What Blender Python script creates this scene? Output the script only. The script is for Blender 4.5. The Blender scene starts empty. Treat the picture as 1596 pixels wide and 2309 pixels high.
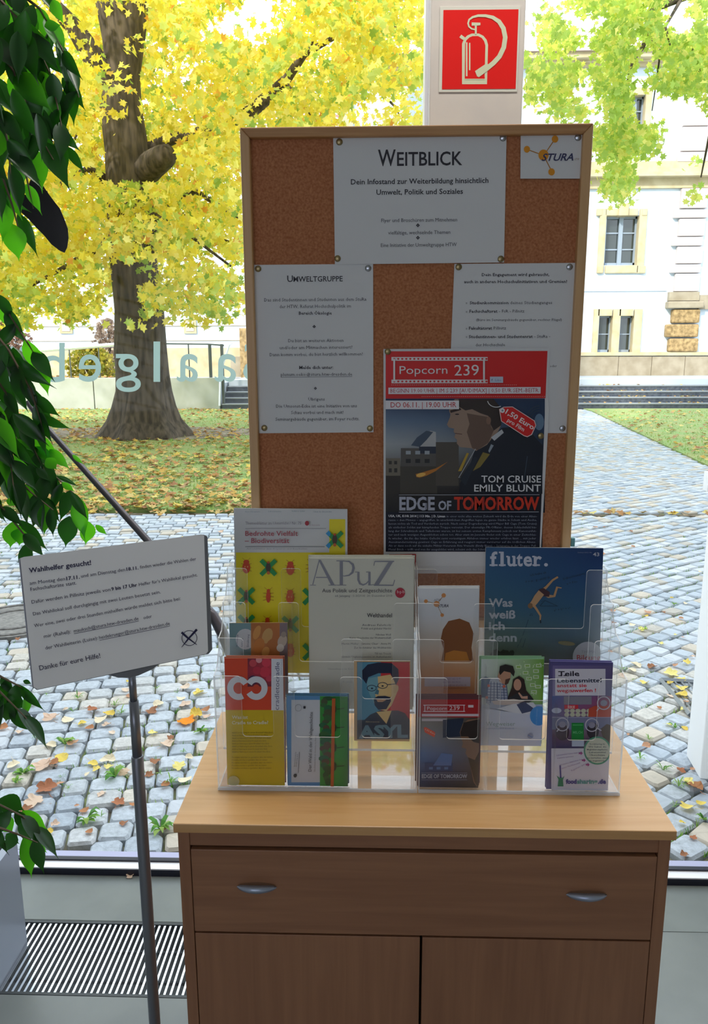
import bpy, bmesh, math, random
from mathutils import Vector, Matrix
random.seed(7)
SC = bpy.context.scene
COL = SC.collection
# ------------------------------------------------------------------ camera
F_PX, W_PX, H_PX = 1750.0, 1596.0, 2309.0
EYE = Vector((0, 0, 1.55))
_p, _y, _r = math.radians(11.7), math.radians(1.8), math.radians(0.2)
_f = Vector((-math.sin(_y) * math.cos(_p), math.cos(_y) * math.cos(_p), -math.sin(_p)))
_rt = Vector((math.cos(_y), math.sin(_y), 0))
_up = _rt.cross(_f)
RT = _rt * math.cos(_r) - _up * math.sin(_r)
UP = _up * math.cos(_r) + _rt * math.sin(_r)
cam = bpy.data.cameras.new('camera')
cam_o = bpy.data.objects.new('camera', cam)
COL.objects.link(cam_o)
M = Matrix((RT, UP, -_f)).transposed().to_4x4()
M.translation = EYE
cam_o.matrix_world = M
cam.sensor_fit = 'VERTICAL'
cam.sensor_height = 36
cam.lens = 36 * F_PX / H_PX
cam.clip_start = 0.05
cam.clip_end = 300
SC.camera = cam_o
# ------------------------------------------------------------------ sky, sun, added fill lights, exposure
w = bpy.data.worlds.new('sky')
SC.world = w
w.use_nodes = True
bg = w.node_tree.nodes['Background']
bg.inputs[0].default_value = (0.82, 0.91, 1.0, 1)
bg.inputs[1].default_value = 3.0
sun = bpy.data.lights.new('sun', 'SUN')
sun.energy = 4.6
sun.angle = math.radians(3)
sun.color = (1.0, 0.93, 0.8)
sun_o = bpy.data.objects.new('sun', sun)
COL.objects.link(sun_o)
_sd = Vector((0.62, 1.0, -0.78))     # the way the sunlight travels: from behind the room and the left
sun_o.rotation_euler = _sd.to_track_quat('-Z', 'Y').to_euler()
sun_o.location = (-5, -8, 12)
def area(name, loc, aim, sx, sy, energy, color):
    l = bpy.data.lights.new(name, 'AREA')
    l.shape = 'RECTANGLE'; l.size = sx; l.size_y = sy; l.energy = energy; l.color = color
    o = bpy.data.objects.new(name, l); COL.objects.link(o)
    o.location = loc
    o.rotation_euler = (Vector(aim) - Vector(loc)).to_track_quat('-Z', 'Y').to_euler()
    return o
area('rear_fill_light', (-1.0, -4.7, 1.9), (0.2, 1.5, 1.3), 4.0, 2.0, 50, (0.80, 0.84, 1.0))  # added front fill from behind the camera; the back wall has no window
area('overhead_fill_light', (0.25, 1.58, 3.3), (0.25, 1.62, 0.0), 1.6, 0.14, 29, (1.0, 0.95, 0.88))  # added fill brightening the column and cabinet top; no fixture hangs here
SC.view_settings.view_transform = 'Standard'
SC.view_settings.look = 'None'
SC.view_settings.gamma = 1
SC.view_settings.use_curve_mapping = False
SC.view_settings.exposure = 0.0
SC.cycles.transparent_max_bounces = 40
SC.cycles.max_bounces = 10
SC.cycles.use_denoising = True
# ------------------------------------------------------------------ measuring: a picture point on a real plane
def ray(u, v):
    return (_f + RT * ((u - W_PX / 2) / F_PX) + UP * ((H_PX / 2 - v) / F_PX))
def onY(u, v, Y):
    d = ray(u, v); return EYE + d * ((Y - EYE.y) / d.y)
def onZ(u, v, Z):
    d = ray(u, v); return EYE + d * ((Z - EYE.z) / d.z)
def lin(c):
    if isinstance(c, str):
        c = tuple(int(c[i:i + 2], 16) for i in (0, 2, 4))
    return tuple(((x / 255) / 12.92 if x / 255 <= 0.04045 else ((x / 255 + 0.055) / 1.055) ** 2.4) for x in c[:3]) + (1.0,)
# ------------------------------------------------------------------ materials
def newmat(name):
    m = bpy.data.materials.new(name); m.use_nodes = True
    return m, m.node_tree.nodes, m.node_tree.links, m.node_tree.nodes['Principled BSDF']
def N(nt, kind, **kw):
    n = nt.new(kind)
    for k, v in kw.items():
        if k in n.inputs: n.inputs[k].default_value = v
        else: setattr(n, k, v)
    return n
def mat(name, c, rough=0.6, metal=0.0, c2=None, scale=20, bump=0.0, stretch=None, spec=0.5, detail=4, lo=0.35, hi=0.65):
    m, nt, ln, p = newmat(name)
    p.inputs['Roughness'].default_value = rough
    p.inputs['Metallic'].default_value = metal
    p.inputs['Specular IOR Level'].default_value = spec
    p.inputs['Base Color'].default_value = lin(c)
    if c2 is not None or bump:
        tc = N(nt, 'ShaderNodeTexCoord')
        mp = N(nt, 'ShaderNodeMapping')
        if stretch: mp.inputs['Scale'].default_value = stretch
        ln.new(tc.outputs['Object'], mp.inputs['Vector'])
        nz = N(nt, 'ShaderNodeTexNoise', Scale=scale, Detail=detail)
        ln.new(mp.outputs[0], nz.inputs['Vector'])
        if c2 is not None:
            r = N(nt, 'ShaderNodeValToRGB')
            r.color_ramp.elements[0].position = lo; r.color_ramp.elements[0].color = lin(c)
            r.color_ramp.elements[1].position = hi; r.color_ramp.elements[1].color = lin(c2)
            ln.new(nz.outputs['Fac'], r.inputs[0]); ln.new(r.outputs[0], p.inputs['Base Color'])
        if bump:
            b = N(nt, 'ShaderNodeBump', Strength=bump, Distance=0.01)
            ln.new(nz.outputs['Fac'], b.inputs['Height']); ln.new(b.outputs[0], p.inputs['Normal'])
    return m
def attr_mat(name, rough=0.6, translucent=0.0, noise=0.0, spec=0.3, gloss=None):
    """base colour from the 'tint' attribute of the mesh (print, stone or leaf colours)"""
    m, nt, ln, p = newmat(name)
    a = N(nt, 'ShaderNodeAttribute', attribute_name='tint')
    src = a.outputs['Color']
    if noise:
        nz = N(nt, 'ShaderNodeTexNoise', Scale=60.0, Detail=3.0)
        mr = N(nt, 'ShaderNodeMapRange'); mr.inputs['To Min'].default_value = 1 - noise; mr.inputs['To Max'].default_value = 1 + noise
        ln.new(nz.outputs['Fac'], mr.inputs['Value'])
        vm = N(nt, 'ShaderNodeVectorMath', operation='SCALE')
        ln.new(src, vm.inputs[0]); ln.new(mr.outputs[0], vm.inputs['Scale'])
        src = vm.outputs[0]
    ln.new(src, p.inputs['Base Color'])
    p.inputs['Roughness'].default_value = rough
    p.inputs['Specular IOR Level'].default_value = spec
    if translucent:
        t = N(nt, 'ShaderNodeBsdfTranslucent'); ln.new(src, t.inputs[0])
        mx = N(nt, 'ShaderNodeMixShader'); mx.inputs[0].default_value = translucent
        ln.new(p.outputs[0], mx.inputs[1]); ln.new(t.outputs[0], mx.inputs[2])
        ln.new(mx.outputs[0], nt['Material Output'].inputs['Surface'])
    return m
def leaf_mat(name, c, tr, c2=None, rough=0.35, vary=0.35, trans=0.45):
    """leaf colour c on the face, tr for the light shining through, varied leaf by leaf"""
    m, nt, ln, p = newmat(name)
    oi = N(nt, 'ShaderNodeObjectInfo')
    mx0 = N(nt, 'ShaderNodeMix', data_type='RGBA')
    mx0.inputs[6].default_value = lin(c); mx0.inputs[7].default_value = lin(c2 or c)
    ln.new(oi.outputs['Random'], mx0.inputs[0])
    ln.new(mx0.outputs[2], p.inputs['Base Color'])
    p.inputs['Roughness'].default_value = rough
    t = N(nt, 'ShaderNodeBsdfTranslucent'); t.inputs[0].default_value = lin(tr)
    mx = N(nt, 'ShaderNodeMixShader'); mx.inputs[0].default_value = trans
    ln.new(p.outputs[0], mx.inputs[1]); ln.new(t.outputs[0], mx.inputs[2])
    ln.new(mx.outputs[0], nt['Material Output'].inputs['Surface'])
    return m
def wood_mat(name, c, c2, along='Z', rough=0.42, sc=1.0):
    m, nt, ln, p = newmat(name)
    tc = N(nt, 'ShaderNodeTexCoord'); mp = N(nt, 'ShaderNodeMapping')
    s = {'X': (1.5, 30, 30), 'Z': (30, 30, 1.5), 'Y': (30, 1.5, 30)}[along]
    mp.inputs['Scale'].default_value = tuple(k * sc for k in s)
    ln.new(tc.outputs['Object'], mp.inputs[0])
    nz = N(nt, 'ShaderNodeTexNoise', Scale=2.2, Detail=6.0, Distortion=0.6)
    ln.new(mp.outputs[0], nz.inputs['Vector'])
    r = N(nt, 'ShaderNodeValToRGB')
    r.color_ramp.elements[0].position = 0.3; r.color_ramp.elements[0].color = lin(c)
    r.color_ramp.elements[1].position = 0.7; r.color_ramp.elements[1].color = lin(c2)
    ln.new(nz.outputs['Fac'], r.inputs[0]); ln.new(r.outputs[0], p.inputs['Base Color'])
    p.inputs['Roughness'].default_value = rough
    return m
def clear_mat(name, tint, gloss, rough=0.03, glow=None, wide=0.16):
    """thin clear sheet: mostly see-through, with a mirror coat that grows at grazing angles"""
    m = bpy.data.materials.new(name); m.use_nodes = True
    nt, ln = m.node_tree.nodes, m.node_tree.links
    nt.clear()
    out = N(nt, 'ShaderNodeOutputMaterial')
    tr = N(nt, 'ShaderNodeBsdfTransparent'); tr.inputs[0].default_value = tuple(tint) + (1,)
    gl = N(nt, 'ShaderNodeBsdfGlossy'); gl.inputs['Roughness'].default_value = rough
    lw = N(nt, 'ShaderNodeLayerWeight'); lw.inputs['Blend'].default_value = 0.25
    mr = N(nt, 'ShaderNodeMapRange'); mr.inputs['To Min'].default_value = gloss; mr.inputs['To Max'].default_value = min(1, gloss + wide)
    ln.new(lw.outputs['Fresnel'], mr.inputs['Value'])
    mx = N(nt, 'ShaderNodeMixShader')
    ln.new(mr.outputs[0], mx.inputs[0]); ln.new(tr.outputs[0], mx.inputs[1]); ln.new(gl.outputs[0], mx.inputs[2])
    last = mx
    if glow:
        d = N(nt, 'ShaderNodeBsdfTranslucent'); d.inputs[0].default_value = (0.95, 0.97, 1, 1)
        if glow > 0.3:
            df = N(nt, 'ShaderNodeBsdfDiffuse'); df.inputs[0].default_value = (0.97, 0.98, 1, 1); md = N(nt, 'ShaderNodeMixShader')
            ln.new(d.outputs[0], md.inputs[1]); ln.new(df.outputs[0], md.inputs[2]); d = md
        m2 = N(nt, 'ShaderNodeMixShader'); m2.inputs[0].default_value = glow
        ln.new(mx.outputs[0], m2.inputs[1]); ln.new(d.outputs[0], m2.inputs[2]); last = m2
    ln.new(last.outputs[0], out.inputs['Surface'])
    return m
MT = {}
MT['print'] = attr_mat('printed_ink', 0.42, noise=0.0, spec=0.35)
MT['paper'] = mat('white_paper', 'e2e4e8', 0.7)
MT['cream'] = mat('cream_paper', 'dcdcd0', 0.7)
MT['greypaper'] = mat('dim_paper_edges', 'b9bac0', 0.7)
MT['beech'] = wood_mat('beech_upright_shaded', '94664a', 'a67656', 'Z')  # beech darkened in colour for the shaded front and sides
MT['beechx'] = wood_mat('beech_top_lit', 'cf9c64', 'dcae78', 'X', rough=0.34)  # lighter tone of the same beech, for the lit top
MT['beechfx'] = wood_mat('beech_drawer_shaded', '94664a', 'a67656', 'X')
MT['frame'] = wood_mat('pale_pine_frame', 'cfa06c', 'dbb383', 'Z')
MT['cork'] = mat('cork', 'a4623e', 0.9, c2='c98a60', scale=240, bump=0.15, detail=8, lo=0.3, hi=0.72)
MT['metal'] = mat('brushed_steel', 'b8bcc4', 0.28, 1.0)
MT['chrome'] = mat('handle_metal', 'b8c4dc', 0.38, 0.55)
MT['brass'] = mat('dull_brass_pin', 'a3926a', 0.35, 0.9)
MT['gapshade'] = mat('gap_shade', '120c08', 0.9)  # near-black drawer body, standing in for shade in the gap
MT['acrylic'] = clear_mat('clear_acrylic', (0.985, 0.987, 0.99), 0.012, glow=0.05)
MT['acryledge'] = clear_mat('acrylic_edge', (0.9, 0.93, 0.97), 0.3, 0.15, glow=0.7)  # edges whitened in colour, standing in for light carried through the sheet
for k_, c_ in dict(c_dark='5a2c34', c_green='86b48c', c_red='b8684c', c_blue='3c6c8c', c_lilac='5a5490', c_tan='a8845c').items(): MT[k_] = mat('coloured_cover', c_, 0.6)
MT['glass'] = clear_mat('window_glass', (0.975, 0.985, 0.985), 0.004)
# ------------------------------------------------------------------ mesh building
class MB:
    def __init__(s): s.v = []; s.f = []; s.m = []; s.c = []
    def add(s, vs, fs, m=0, c=None):
        b = len(s.v); s.v += [tuple(x) for x in vs]
        for f in fs:
            s.f.append(tuple(b + i for i in f)); s.m.append(m); s.c.append(c)
        return s
    def box(s, a, b, m=0, c=None):
        x0, y0, z0 = a; x1, y1, z1 = b
        x0, x1 = min(x0, x1), max(x0, x1); y0, y1 = min(y0, y1), max(y0, y1); z0, z1 = min(z0, z1), max(z0, z1)
        vs = [(x0, y0, z0), (x1, y0, z0), (x1, y1, z0), (x0, y1, z0), (x0, y0, z1), (x1, y0, z1), (x1, y1, z1), (x0, y1, z1)]
        return s.add(vs, [(0, 3, 2, 1), (4, 5, 6, 7), (0, 1, 5, 4), (1, 2, 6, 5), (2, 3, 7, 6), (3, 0, 4, 7)], m, c)
    def prism(s, poly, ext, m=0, ms=None, c=None):
        n = len(poly); ext = Vector(ext); p = [Vector(q) for q in poly]
        ms = m if ms is None else ms
        vs = p + [q + ext for q in p]
        s.add(vs, [tuple(range(n)), tuple(range(2 * n - 1, n - 1, -1))], m, c)
        b = len(s.v) - 2 * n
        for i in range(n):
            j = (i + 1) % n
            s.f.append((b + i, b + n + i, b + n + j, b + j)); s.m.append(ms); s.c.append(c)
        return s
    def tube(s, pts, rad, n=8, m=0, c=None, caps=True):
        pts = [Vector(q) for q in pts]
        if not hasattr(rad, '__len__'): rad = [rad] * len(pts)
        vs = []; prev = None
        for i, q in enumerate(pts):
            t = (pts[min(i + 1, len(pts) - 1)] - pts[max(i - 1, 0)]).normalized()
            a = prev if prev is not None else (Vector((0, 0, 1)) if abs(t.z) < 0.9 else Vector((1, 0, 0)))
            x = (a - t * a.dot(t)).normalized(); prev = x; y = t.cross(x)
            for k in range(n):
                an = 2 * math.pi * k / n
                vs.append(q + (x * math.cos(an) + y * math.sin(an)) * rad[i])
        fs = []
        for i in range(len(pts) - 1):
            for k in range(n):
                k2 = (k + 1) % n
                fs.append((i * n + k, i * n + k2, (i + 1) * n + k2, (i + 1) * n + k))
        if caps:
            fs.append(tuple(range(n - 1, -1, -1))); fs.append(tuple(range((len(pts) - 1) * n, len(pts) * n)))
        return s.add(vs, fs, m, c)
    def disc(s, cen, nrm, r, h, n=14, m=0, dome=0.0):
        nrm = Vector(nrm).normalized(); a = Vector((0, 0, 1)) if abs(nrm.z) < 0.9 else Vector((1, 0, 0))
        x = a.cross(nrm).normalized(); y = nrm.cross(x); cen = Vector(cen)
        rings = [(r, 0), (r, h * 0.5), (r * 0.75, h)] if dome else [(r, 0), (r, h)]
        vs = []
        for rr, hh in rings:
            vs += [cen + nrm * hh + (x * math.cos(2 * math.pi * k / n) + y * math.sin(2 * math.pi * k / n)) * rr for k in range(n)]
        fs = []
        for i in range(len(rings) - 1):
            for k in range(n):
                k2 = (k + 1) % n
                fs.append((i * n + k, i * n + k2, (i + 1) * n + k2, (i + 1) * n + k))
        fs.append(tuple(range(n - 1, -1, -1)))
        t = len(vs)
        if dome:
            vs.append(cen + nrm * (h + dome)); b = (len(rings) - 1) * n
            for k in range(n): fs.append((b + k, b + (k + 1) % n, t))
        else:
            fs.append(tuple(range((len(rings) - 1) * n, len(rings) * n)))
        return s.add(vs, fs, m)
    def mesh(s, name, mats, smooth=False):
        me = bpy.data.meshes.new(name)
        me.from_pydata(s.v, [], s.f)
        for m in (mats if isinstance(mats, (list, tuple)) else [mats]): me.materials.append(m)
        if any(s.m): me.polygons.foreach_set('material_index', s.m)
        if any(x is not None for x in s.c):
            at = me.color_attributes.new('tint', 'FLOAT_COLOR', 'CORNER')
            data = []
            for f, c in zip(s.f, s.c):
                if c is None: c = (0.5, 0.5, 0.5, 1)
                if hasattr(c[0], '__len__'):
                    for q in c: data += list(q)
                else: data += list(c) * len(f)
            at.data.foreach_set('color', data)
        if smooth: me.shade_smooth()
        me.update()
        return me
    def build(s, name, mats, parent=None, smooth=False):
        return link(name, s.mesh(name, mats, smooth), parent)
def link(name, me, parent=None, loc=None):
    o = bpy.data.objects.new(name, me); COL.objects.link(o)
    if parent is not None:
        o.parent = parent
        o.matrix_parent_inverse = Matrix.Translation(-world_loc(parent))
    if loc is not None: o.location = loc
    return o
def world_loc(o):
    l = Vector(o.location)
    if o.parent is not None:
        l = l + world_loc(o.parent) + o.matrix_parent_inverse.translation
    return l
def tag(o, label=None, cat=None, group=None, kind=None):
    if label: o['label'] = label
    if cat: o['category'] = cat
    if group: o['group'] = group
    if kind: o['kind'] = kind
    return o
def empty(name, loc, label=None, cat=None, group=None, kind=None):
    o = bpy.data.objects.new(name, None); COL.objects.link(o); o.location = loc
    o.empty_display_size = 0.05
    return tag(o, label, cat, group, kind)
def bevel(o, wdt, seg=2):
    b = o.modifiers.new('soft_edge', 'BEVEL'); b.width = wdt; b.segments = seg; b.limit_method = 'ANGLE'; return o
def copy_tree(o, parent=None, delta=None, label=None):
    c = o.copy(); COL.objects.link(c); c.parent = parent
    if delta is not None and parent is None: c.location = Vector(o.location) + Vector(delta)
    if label: c['label'] = label
    for ch in [x for x in KIDS.get(o.name, [])]: copy_tree(ch, c)
    return c
KIDS = {}
# ------------------------------------------------------------------ print on flat sheets
_tc = {}
def text_mesh(s, res, bold):
    k = (s, res, bold)
    if k in _tc: return _tc[k]
    cu = bpy.data.curves.new('lettering', 'FONT'); cu.body = s; cu.resolution_u = res; cu.offset = bold
    o = bpy.data.objects.new('lettering', cu)
    me = bpy.data.meshes.new_from_object(o)
    vs = [(v.co.x, v.co.y) for v in me.vertices]; fs = [tuple(p.vertices) for p in me.polygons]
    bpy.data.objects.remove(o); bpy.data.curves.remove(cu); bpy.data.meshes.remove(me)
    _tc[k] = (vs, fs); return _tc[k]
CAP = 0.0
class Print:
    """flat coloured print and lettering on the plane of a sheet. x, y are read off a crop: origin ox, oy and scale s"""
    def __init__(s, pt, nrm, ox=0, oy=0, sc=1.0, slope=0.0, cx=0.0):
        s.pt = Vector(pt); s.n = Vector(nrm).normalized(); s.o = (ox, oy, sc); s.mb = MB(); s.k = 0; s.slope = slope; s.cx = cx
    def P(s, x, y, off=None):
        off = 0.0004 + 0.00006 * s.k if off is None else off
        u = s.o[0] + x / s.o[2]; v = s.o[1] + y / s.o[2] + (s.slope * (s.o[0] + x / s.o[2] - s.cx) if s.slope else 0)
        d = ray(u, v)
        t = (s.pt + s.n * off - EYE).dot(s.n) / d.dot(s.n)
        return EYE + d * t
    def poly(s, pts, c, up=True):
        if up: s.k += 1
        s.mb.add([s.P(*q) for q in pts], [tuple(range(len(pts)))], 0, lin(c)); return s
    def rect(s, x0, y0, x1, y1, c): return s.poly([(x0, y0), (x1, y0), (x1, y1), (x0, y1)], c)
    def grad(s, x0, y0, x1, y1, cs, n=4, nx=None):
        """cs: colours from top to bottom; each either one colour or (left, right)"""
        s.k += 1; m = len(cs) - 1
        L = [(lin(q[0]), lin(q[1])) if isinstance(q, tuple) and isinstance(q[0], (str, tuple)) else (lin(q), lin(q)) for q in cs]
        mix = lambda a, b, t: tuple(a[i] * (1 - t) + b[i] * t for i in range(4))
        for i in range(m):
            ya = y0 + (y1 - y0) * i / m; yb = y0 + (y1 - y0) * (i + 1) / m
            for j in range(n):
                ta, tb = j / n, (j + 1) / n; xa = x0 + (x1 - x0) * ta; xb = x0 + (x1 - x0) * tb
                s.mb.add([s.P(xa, ya), s.P(xb, ya), s.P(xb, yb), s.P(xa, yb)], [(0, 1, 2, 3)], 0,
                         (mix(*L[i], ta), mix(*L[i], tb), mix(*L[i + 1], tb), mix(*L[i + 1], ta)))
        return s
    def ell(s, cx, cy, rx, ry, c, n=20, a0=0, a1=360, rot=0):
        r = math.radians(rot); pts = []
        full = abs(a1 - a0) >= 360
        for i in range(n if full else n + 1):
            a = math.radians(a0 + (a1 - a0) * i / n)
            x, y = rx * math.cos(a), ry * math.sin(a)
            pts.append((cx + x * math.cos(r) - y * math.sin(r), cy + x * math.sin(r) + y * math.cos(r)))
        return s.poly(pts, c)
    def line(s, pts, wd, c, closed=False):
        s.k += 1
        P = [Vector(q) for q in pts]; n = len(P)
        if not hasattr(wd, '__len__'): wd = [wd] * n
        L, R = [], []
        for i in range(n):
            a = P[(i - 1) % n] if (closed or i > 0) else P[i]; b = P[(i + 1) % n] if (closed or i < n - 1) else P[i]
            t = (b - a); t = t.normalized() if t.length else Vector((1, 0)); nn = Vector((-t.y, t.x)) * wd[i] / 2
            L.append(P[i] + nn); R.append(P[i] - nn)
        for i in range(n if closed else n - 1):
            j = (i + 1) % n
            s.mb.add([s.P(*L[i]), s.P(*L[j]), s.P(*R[j]), s.P(*R[i])], [(0, 1, 2, 3)], 0, lin(c))
        return s
    def ring(s, cx, cy, rx, ry, wd, c, n=28, a0=0, a1=360):
        full = abs(a1 - a0) >= 360
        pts = [(cx + rx * math.cos(math.radians(a0 + (a1 - a0) * i / n)), cy + ry * math.sin(math.radians(a0 + (a1 - a0) * i / n))) for i in range(n if full else n + 1)]
        return s.line(pts, wd, c, closed=full)
    def text(s, t, x0, y0, x1, y1, h, c, bold=0.0, res=2, shear=0.0):
        """baseline from x0,y0 to x1,y1 and capital height h; negative h flips"""
        vs, fs = text_mesh(t, res, bold)
        if not vs: return s
        mnx = min(v[0] for v in vs); mxx = max(v[0] for v in vs); capu = 0.682
        b = Vector((x1 - x0, y1 - y0)); ln = b.length; bx = b / ln
        upv = Vector((bx.y, -bx.x)) if s.flip is False else Vector((-bx.y, bx.x))
        sx = ln / (mxx - mnx); sy = h / capu
        s.k += 1
        out = []
        for vx, vy in vs:
            q = Vector((x0, y0)) + bx * ((vx - mnx) * sx + vy * sy * shear) + upv * (vy * sy)
            out.append(s.P(q.x, q.y))
        s.mb.add(out, fs, 0, lin(c)); return s
    flip = False
    def build(s, parent, name='printed_ink'):
        return s.mb.build(name, MT['print'], parent)
    def sheet(s, corners, thick, m=None, off=0.0):
        """the paper body itself: corners (crop units) clockwise from top left"""
        q = [s.P(x, y, off) for x, y in corners]
        mb = MB(); mb.prism(q, -s.n * thick); return mb
# ================================================================== THE SETTING: room
MT['floor'] = mat('grey_stone_floor', '6c716f', 0.32, c2='7b807d', scale=3, bump=0.02)
MT['sill'] = mat('grey_sill_slab', '6a706e', 0.4, c2='767c79', scale=5)
MT['inwall'] = mat('room_plaster', 'b5aca0', 0.9)
MT['ceil'] = mat('room_ceiling', 'cfcac2', 0.9)
MT['column'] = mat('pale_washed_column', 'd2ccc6', 0.75, c2='dcd4ca', scale=7, bump=0.05)
MT['alu'] = mat('bright_aluminium', 'f2f3f8', 0.35, 0.1)
MT['gasket'] = mat('dark_window_gasket', '15162a', 0.4)
MT['outwall'] = mat('outer_render', 'b8b4ac', 0.9)
def struct(o, label=None): o['kind'] = 'structure'; return o
GX1 = 0.05
m = MB(); m.box((-6, -5, -0.12), (6, 1.605, 0)); m.box((GX1, 1.605, -0.12), (6, 1.86, 0)); m.box((-6, 1.605, -0.12), (GX1, 1.86, -0.09))
struct(m.build('floor', MT['floor']))
m = MB(); m.box((-6, 1.86, -0.12), (6, 2.051, 0.0)); m.box((-6, 1.862, 0.0), (6, 1.93, 0.0012)); struct(m.build('trim_1', MT['sill']))
m = MB(); m.box((-6, -5.2, 3.6), (6, 2.2, 3.8)); struct(m.build('ceiling', MT['ceil']))
m = MB(); m.box((-6.2, -5.2, -0.12), (-6, 2.2, 3.8)); struct(m.build('wall_left', MT['inwall']))
m = MB(); m.box((6, -5.2, -0.12), (6.2, 2.2, 3.8)); struct(m.build('wall_right', MT['inwall']))
m = MB(); m.box((-6.2, -5.2, -0.12), (6.2, -5.0, 3.8)); struct(m.build('wall_back', MT['inwall']))
m = MB(); m.box((-26, -5.4, 3.8), (14, 2.25, 12.3)); m.box((-26, -5.4, 0), (-6.2, 2.25, 3.8)); m.box((6.2, -5.4, 0), (14, 2.25, 3.8)); struct(m.build('wall_shade_block', MT['outwall']))  # unseen upper storey and wings, sized to shade the ground outside
# column between the panes
cl, cr = onY(970.5, 0, 2.0), onY(1186.5, 0, 2.0)
m = MB(); m.box((cl.x, 2.0, -0.0), (cr.x, 2.28, 3.6)); struct(bevel(m.build('pillar', MT['column']), 0.004))
m = MB(); ml = onY(957, 100, 2.07); m.box((ml.x, 2.03, 0.03), (cl.x + 0.001, 2.11, 3.6)); struct(m.build('trim_2', MT['alu']))
# window wall: two large panes with frame strips
WG = 2.09
def win(name, x0, x1):
    o = empty(name, (x0, WG, 0), kind='structure')
    m = MB(); m.box((x0, 2.051, 0), (x1, 2.13, 0.021)); m.build('window_gasket', MT['gasket'], o)
    m = MB(); m.box((x0, 2.052, 0.021), (x1, 2.083, 0.025)); m.build('window_frame', MT['alu'], o)
    m = MB(); m.box((x0, 2.098, 0.021), (x1, 2.128, 0.028)); m.build('glazing_bar', mat('satin_bar', 'a9a8c4', .5), o)
    m = MB(); m.box((x0, 2.083, 0.021), (x1, 2.098, 0.031)); m.build('glazing_bead', MT['gasket'], o)
    m = MB(); m.box((x0, WG - 0.003, 0.031), (x1, WG + 0.003, 3.6)); m.build('glass_pane', MT['glass'], o)
    return o
win1 = win('window_1', -6, cl.x - 0.01); win('window_2', cr.x, 6)
# mirrored white lettering on the left pane
MT['vinyl'] = leaf_mat('frosted_vinyl', 'c4dcd6', '9fb8b2', rough=0.7, trans=0.75)
_let = [('a', 484, 532, 798, 861), ('a', 398.5, 446, 798, 861), ('l', 346, 361, 770, 861), ('g', 261, 317.5, 798, 884), ('e', 177, 228, 799, 861), ('b', 92, 146, 773, 862), ('ä', 12, 60, 781, 862), ('S', 548, 604, 772, 861)]
for ch, x0, x1, y0, y1 in _let:
    vs, fs = text_mesh(ch, 5, 0.004)
    a0, a1 = min(q[0] for q in vs), max(q[0] for q in vs); b0, b1 = min(q[1] for q in vs), max(q[1] for q in vs)
    mb = MB(); pts = [onY(x1 - (q[0] - a0) / (a1 - a0) * (x1 - x0), y1 - (q[1] - b0) / (b1 - b0) * (y1 - y0), WG - 0.0045) for q in vs]
    mb.add(pts, fs); o = mb.build('window_letter', MT['vinyl'], win1)
# bird of prey silhouette stuck on the glass
MT['sticker'] = mat('black_glossy_film', '06060c', 0.25)
pp = [(100, 1290), (110, 1262), (135, 1250), (165, 1252), (180, 1200), (205, 1130), (222, 1108), (262, 1170), (305, 1235), (345, 1290), (385, 1340), (415, 1410), (436, 1470), (441, 1530), (432, 1590), (415, 1625), (385, 1612), (330, 1570), (285, 1515), (235, 1465), (185, 1410), (140, 1368), (112, 1335)]
mb = MB(); mb.prism([onY(x / 2.85, y / 2.85, WG - 0.004) for x, y in pp], (0, -0.0006, 0))
tag(mb.build('bird_sticker', MT['sticker']), 'black pointed bird silhouette sticker on the left window among the fig leaves', 'sticker')
# floor grate of single bars
grate = tag(empty('floor_grate', (-1.2, 1.735, 0)), 'silver floor grille of many parallel bars in front of the left window', 'grille')
MT['slat'] = mat('grille_bar_metal', 'd3d8de', 0.25, 0.85)
m0 = MB(); m0.box((-0.0028, 1.615, -0.025), (0.0028, 1.853, -0.002)); slat_me = m0.mesh('grille_bar', MT['slat'])
x = -1.45; k = 0
while x < GX1 - 0.01:
    o = bpy.data.objects.new('bar', slat_me); COL.objects.link(o); o.parent = grate; o.location = (x - grate.location.x, -grate.location.y, 0)
    x += 0.0152
m = MB(); m.box((-6, 1.607, -0.03), (GX1, 1.615, 0)); m.box((-6, 1.852, -0.03), (GX1, 1.859, 0)); m.box((-6, 1.68, -0.035), (GX1, 1.686, -0.026)); m.box((-6, 1.78, -0.035), (GX1, 1.786, -0.026))
m.build('grate_rim', mat('dark_grille_rim', '3a3f42', 0.5), grate)
# ================================================================== OUTSIDE GROUND
GZ = 0.0
MT['soil'] = mat('joint_soil', '7d7868', 0.95, c2='8a9462', scale=9, detail=8, lo=0.45, hi=0.62)
MT['stone'] = attr_mat('granite_setts', 0.75, noise=0.28, spec=0.3)
m, nt, ln, p = newmat('granite_sett_single'); MT['stone1'] = m
oi = N(nt, 'ShaderNodeObjectInfo'); rp = N(nt, 'ShaderNodeValToRGB'); rp.color_ramp.interpolation = 'LINEAR'
rp.color_ramp.elements[0].color = lin('a0a9b4'); rp.color_ramp.elements[1].color = lin('c0c5cc')
for q, c in ((0.3, 'bcc2c9'), (0.6, 'b0b8c1'), (0.85, 'c6bcac')): e = rp.color_ramp.elements.new(q); e.color = lin(c)
ln.new(oi.outputs['Random'], rp.inputs[0])
nz = N(nt, 'ShaderNodeTexNoise', Scale=45.0, Detail=8.0, Roughness=0.7); tc = N(nt, 'ShaderNodeTexCoord'); ge = N(nt, 'ShaderNodeNewGeometry'); ln.new(ge.outputs['Position'], nz.inputs['Vector'])
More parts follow.
